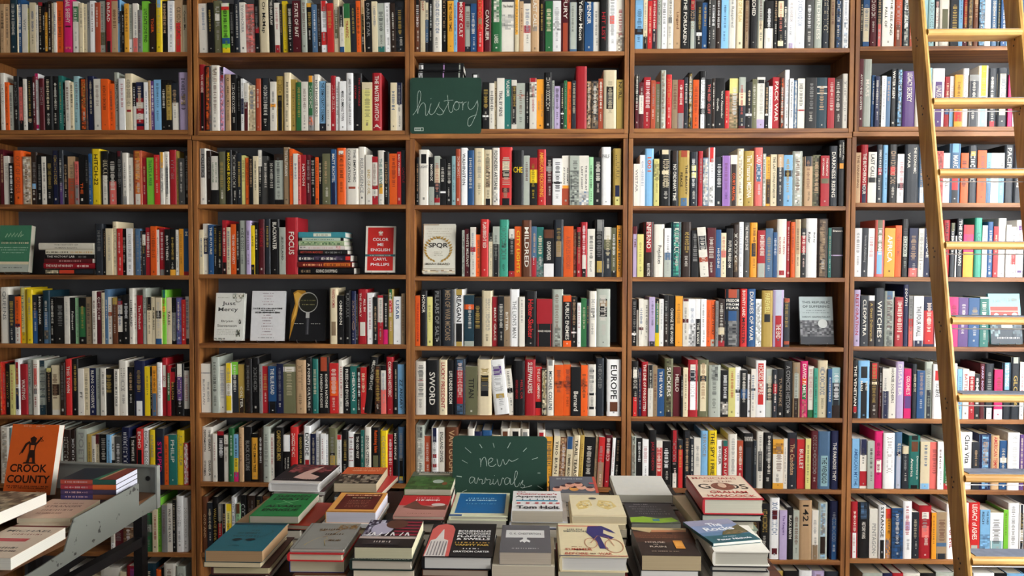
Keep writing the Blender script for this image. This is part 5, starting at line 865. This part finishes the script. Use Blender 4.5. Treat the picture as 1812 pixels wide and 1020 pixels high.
stack(974, 1060, 872.5, 843.6, 889, YC, '5a6470', 'c0b8ac', False, t_face, 'grey-blue paperback crowded with painted faces, beside the chalkboard', [(.03, 'k', 'b0a898', .0), (.05, 'x', 'c8c0b0', .0), (.06, 'b', 'ddd5c2', 0)], slabel='painted faces paperback')
stack(1091, 1190, 876.3, 842.5, 889, YC, 'd8d8d0', 'b8b4a4', False, t_white, 'plain white-covered book lying behind the charcoal paperback', [(.03, 'H', 'c0bcac', .0, None, True), (.05, 'k', 'c8c0b0', .01, None, True, .03), (.06, 'f', 'ddd5c2', .01)], slabel='plain white book')

# ------------------------------------------------------------------ the ladder
def yl(z): return -.22 - (2.56 - z) * .195
def rail(px_t, px_b, nm):
    # centre line of the front edge from the floor to the top of the bookcases
    z1 = 3.26; m = MB(); pts = []
    a = at(px_t[0], px_t[1], yl(2.56)); b = at(px_b[0], px_b[1], yl(.62))
    dx = (b.x - a.x) / (b.z - a.z)
    X = lambda z: a.x + dx * (z - a.z)
    w_, dp = .0235, .095; dirn = Vector((dx, .195, 1)).normalized()
    prof = [(-w_ / 2, dp), (-w_ / 2, .012), (-w_ / 2 + .004, .003), (0, 0), (w_ / 2 - .004, .003), (w_ / 2, .012), (w_ / 2, dp)]
    z0 = .003; o = Vector((X(z0), yl(z0) - .0, z0)); L_ = (z1 - z0)
    vs = []
    for zz in (z0, z1):
        for u, v in prof: vs.append((X(zz) + u, yl(zz) - .02 + v, zz))
    n = len(prof); m.add(vs, [tuple(range(n - 1, -1, -1)), tuple(range(n, 2 * n))] + [(i, (i + 1) % n, n + (i + 1) % n, n + i) for i in range(n)])
    return m, X
lad = empty('ladder', (0, 0, 0)); tag(lad, 'tall pine library ladder leaning against the bookcases', 'ladder')
m1, XL = rail((1633.5, 62), (1710, 995), ''); m2, XR = rail((1806, 62), (1885, 995), '')
for m_, XX in ((m1, XL), (m2, XR)):
    for i in range(-2, 9):                             # plugged screw holes beside every rung
        z = 2.56 - .278 * i - .02
        for dy, dz in ((.022, .0), (.036, .012), (.028, -.022)):
            m_.tube([(XX(z) - .0113, yl(z) + dy, z + dz), (XX(z) - .0125, yl(z) + dy, z + dz)], .004, 'k', 8)
for m_ in (m1, m2):
    pass
def two_mat(m, name, parent, mat):
    o = m.build(name, mat, parent); o.data.materials.append(M_BLACK); 
    for p, c in zip(o.data.polygons, m.c):
        if c == lin('k'): p.material_index = 1
    return o
two_mat(m1, 'rail', lad, M_LADZ); two_mat(m2, 'rail', lad, M_LADZ)
for i, (px, py) in enumerate([(1637, -58), (1637, 62), (1650, 182), (1660, 306), (1672, 436), (1683, 571), (1693, 708), (1705, 849), (1718, 995), (1730, 1150)]):
    zc = 2.56 + .278 - .278 * i; y = yl(zc); x0, x1 = XL(zc) + .008, XR(zc) - .008
    m = MB(); pr = [(y - .028, zc - .004), (y - .0275, zc + .006), (y - .022, zc + .0125), (y - .01, zc + .015), (y + .068, zc + .015), (y + .068, zc - .013), (y - .012, zc - .013), (y - .022, zc - .011)]
    m.prism([(x0, a, b) for a, b in pr], (x1 - x0, 0, 0)); rg = m.build('rung', M_LADX, lad)
    t = MB(); t.box(x0 + .02, x1 - .002, y - .008, y + .066, zc + .015, zc + .0175); tr = t.build('tread_strip', M_TREAD, rg); 
    if i >= 2: r_ = MB(); r_.tube([(x0, y + .02, zc - .031), (x1, y + .02, zc - .031)], .0022, 'Z', 8); r_.build('tie_rod', M_STEEL, lad)

# ------------------------------------------------------------------ the metal book cart
HD = math.radians(6.9); dv = Vector((math.sin(HD), math.cos(HD), 0)); rv = Vector((math.cos(HD), -math.sin(HD), 0))
P0 = at(280, 899, -.86); FL = .899
cart = empty('book_cart', (P0.x, P0.y, 0), (0, 0, -HD)); tag(cart, 'worn grey metal book cart with a chipped side panel and dark legs', 'cart')
IM = (Matrix.Translation(P0 * 1) @ Matrix.Rotation(-HD, 4, 'Z')); IM.translation = Vector((P0.x, P0.y, 0)); IM = IM.inverted()
def lp(px, py, off=0): return IM @ atp(px, py, P0 + rv * off, rv)
out = [lp(*q) for q in ((280, 898.6), (248, 916), (212.5, 939), (191, 953), (140, 985), (96.6, 1012.6), (85, 1020))]
tp = [lp(*q) for q in ((280, 871.6), (246, 895.7), (246, 856), (131, 918), (114, 976), (64, 1008.7), (50, 1017))]
e0, e1 = out[-1], tp[-1]
out += [Vector((0, e0.y - .35, e0.z))]; tp += [Vector((0, e1.y - .33, e1.z))]
m = MB(); m.prism([(0, p.y, p.z) for p in out] + [(0, p.y, p.z) for p in reversed(tp)], (-.004, 0, 0)); 
rr = random.Random(5)
M_CHIP = plain('chipped_grey_paint', '70736c', .55, .10, 26, c2='2c2a26', lo=.35, hi=.38)
m.build('side_panel', M_CHIP, cart)
yn = out[-1].y; Wd = .46; zt = lp(262, 831).z
m = MB(); m.box(-Wd, 0, 0, .004, out[0].z, zt); m.box(-Wd, 0, -.014, .0, zt - .004, zt); m.build('end_panel', M_CART, cart)
m = MB(); m.box(-.002, .004, -.012, .006, out[0].z, zt); m.build('corner_post', M_CART, cart)
m = MB(); m.tube([(-.035, -.002, zt - .045), (-.035, .0, zt - .045)], .008, 'g', 12); m.build('rivet', M_BLACK, cart)
m = MB(); m.box(-Wd, -.004, yn, 0, FL - .02, FL); m.build('tray', M_TRAY, cart)
m = MB(); m.box(-Wd - .004, -Wd, yn, 0, out[0].z, FL + .02); m.build('side_panel', M_CART, cart)
for x in (-.05, -Wd + .03):
    for y in (-.06, yn + .08): m = MB(); m.box(x, x + .03, y, y + .03, .06, FL - .02); m.tube([(x + .003, y + .015, .03), (x + .027, y + .015, .03)], .03, 'k', 16); m.build('leg', M_BLACK, cart)
m = MB(); m.box(-Wd, -.01, yn, -.0, .30, .32); m.build('lower_shelf', M_BLACK, cart)
m = MB(); m.box(-.05, -.02, yn + .1, -.04, .74, .77); m.box(-Wd + .03, -Wd + .06, yn + .1, -.04, .74, .77); m.build('frame_bar', M_BLACK, cart)
# its books
def lay(fl, fr_, z, L_, T, col, pages, draw, label, rot=-6.9, hard=False, mode='flat', W_=None, group='books lying on the cart'):
    A = atz(fl[0], fl[1], z); B_ = atz(fr_[0], fr_[1], z); W_ = W_ or (B_ - A).length
    a = math.radians(rot); right = Vector((math.cos(a), math.sin(a), 0)); fwd = Vector((-math.sin(a), math.cos(a), 0))
    c_ = B_ - right * (W_ / 2) + fwd * ((L_ / 2) if mode == 'flat' else 0)
    B = Book(T, W_ if mode == 'flat' else L_, L_ if mode == 'flat' else W_, col, pages, hard, mode); draw(B)
    return B.finish((c_.x, c_.y, z - T), (0, 0, a), label, group)
def d_crook(B):
    B.txt('CROOK', '2a1410', .47, .37, .78, .115); B.txt('COUNTY', '2a1410', .5, .215, .9, .115); B.gib('5a2410', .06, .94, .115, .018); B.gib('7a3010', .1, .9, .09, .016, 5); B.gib('e8a070', .7, .9, .04, .02)
    B.gib('e8b090', .25, .42, .975, .015); B.gib('e8b090', .52, .7, .975, .015); B.gib('c07048', .35, .62, .945, .014, 4)
    k = '2c1a14'; B.poly([(.43, .8), (.5, .83), (.57, .8), (.55, .74), (.46, .74)], k)
    B.poly([(.42, .74), (.58, .74), (.56, .62), (.58, .52), (.42, .52), (.44, .62)], k); B.poly([(.44, .73), (.38, .70), (.3, .58), (.27, .60), (.34, .72), (.42, .76)], k); B.poly([(.56, .73), (.64, .8), (.7, .84), (.68, .81), (.62, .74), (.57, .70)], k)
    B.poly([(.43, .53), (.48, .53), (.46, .44), (.4, .44)], k); B.poly([(.52, .53), (.58, .53), (.6, .44), (.54, .44)], k); B.rect(.46, .63, .54, .70, 'd8682c'); B.line([(.24, .56), (.3, .62)], .012, k); B.poly([(.34, .435), (.62, .435), (.6, .455), (.36, .455)], k); B.line([(.64, .82), (.72, .76), (.66, .76)], .012, k)
Pc = at(48, 890, -.93); Pl = at(5, 890, -.93); Pr = at(92, 890, -.93)
B = Book(.028, Pr.x - Pl.x, .222, 'd85f22', 'e4e0d2', False, 'face'); d_crook(B); B.finish((Pc.x, -.905, FL + .005), (math.radians(-14), 0, math.radians(-3)), 'orange paperback lettered crook county, propped upright on the cart')
def d_k2(B): B.rect(0, 0, 1, 1, '1c2430'); 
z2 = .9925; T2 = (z2 - FL - .0005) / 6
cols2 = [('3c2442', 'b03a5a'), ('4a2a4a', '3a2a30'), ('3c3466', '7a4a30'), ('44345c', '3a3448'), ('a03038', 'c8602c'), ('b04a3c', '28564c')]
for i in range(6):
    z = FL + .0004 + T2 * (i + 1)
    def dd(B, i=i):
        a_, b_ = cols2[i]; B.band(0, .58, a_); B.band(.58, 1, b_); B.dashes(random.Random(i), 'c0a0a0', .08, .5, .35)
        if i == 5:
            B.rect(0, 0, 1, 1, '1a2634'); B.poly([(0, .42), (1, .30), (1, .24), (0, .32)], '2c7a5c'); B.poly([(0, .32), (1, .24), (1, .19), (0, .27)], 'c8a47a'); B.poly([(0, .27), (1, .19), (1, 0), (0, 0)], '8a3426')
    lay((112, 845), (205, 849.5), .9925, .135, T2 - .0004, '241c28', 'e0e2f0', dd, 'colourful striped paperback, %s in the neat pile on the cart' % ('topmost' if i == 5 else ORD[i + 1] + ' up from the bottom'), rot=0, mode='pile', W_=.172, group='striped paperbacks piled on the cart').location.z = z - T2
def d_k6(B):
    B.rect(.0, 0, 1, 1, 'd8c4ae'); B.txt('MICHAEL', '3a3430', .5, .86, .8, .07, False); B.gib('8a3a30', .3, .82, .74, .05, 3); B.rect(.2, .5, .75, .6, 'c03038'); B.gib('3a3430', .3, .85, .3, .06, 3); B.gib('5a4a44', .4, .9, .2, .05)
lay((-110, 1000), (19, 988), .93, .23, .0305, 'd8c4ae', 'e6e4d8', d_k6, 'cream paperback with a red bar, nearest book on the cart', rot=-.7, W_=.155)
def d_k3(B):
    B.rect(0, 0, 1, 1, 'd8b8a0'); B.txt('STRANGER', '6a4038', .5, .6, .7, .1, False); B.gib('6a4038', .2, .8, .4, .07, 3); B.gib('8a5a4c', .2, .8, .75, .05); B.gib('8a5a4c', .2, .7, .24, .06)
lay((30, 918), (124, 917), .93, .185, .0145, 'd8b8a0', 'd8ccb0', d_k3, 'pale pink paperback lying flat beside the cart side panel', rot=2.5, W_=.15)
lay((20, 936), (118, 934), .9153, .225, .0160, 'd4c4ae', 'c8bca4', lambda B: (B.rect(0, 0, 1, .06, '7a1c20')), 'cream hardcover with a dark red edge under the pale pink paperback', rot=0, W_=.158, hard=True)
def d_k4(B): B.mot(0, 0, 1, 1, ['7a6a58', 'a89478', '5a4a3c', 'c0b094'], 10, 14)
lay((-100, 930), (-28, 918), .985, .24, .034, '7a6a58', 'ece8dc', d_k4, 'thick brown photo-covered paperback at the far edge of the cart', rot=-5, W_=.16)
lay((-100, 930), (-28, 918), .9505, .235, .034, 'c8b8a0', 'e0d8c8', lambda B: None, 'pale book directly under the brown photo-covered paperback', rot=-7.5, W_=.155)
lay((-100, 930), (-28, 918), .9163, .24, .017, 'H', 'd8d0c0', lambda B: None, 'dark brown book at the bottom of the photo-covered pile on the cart', rot=-6, W_=.16)
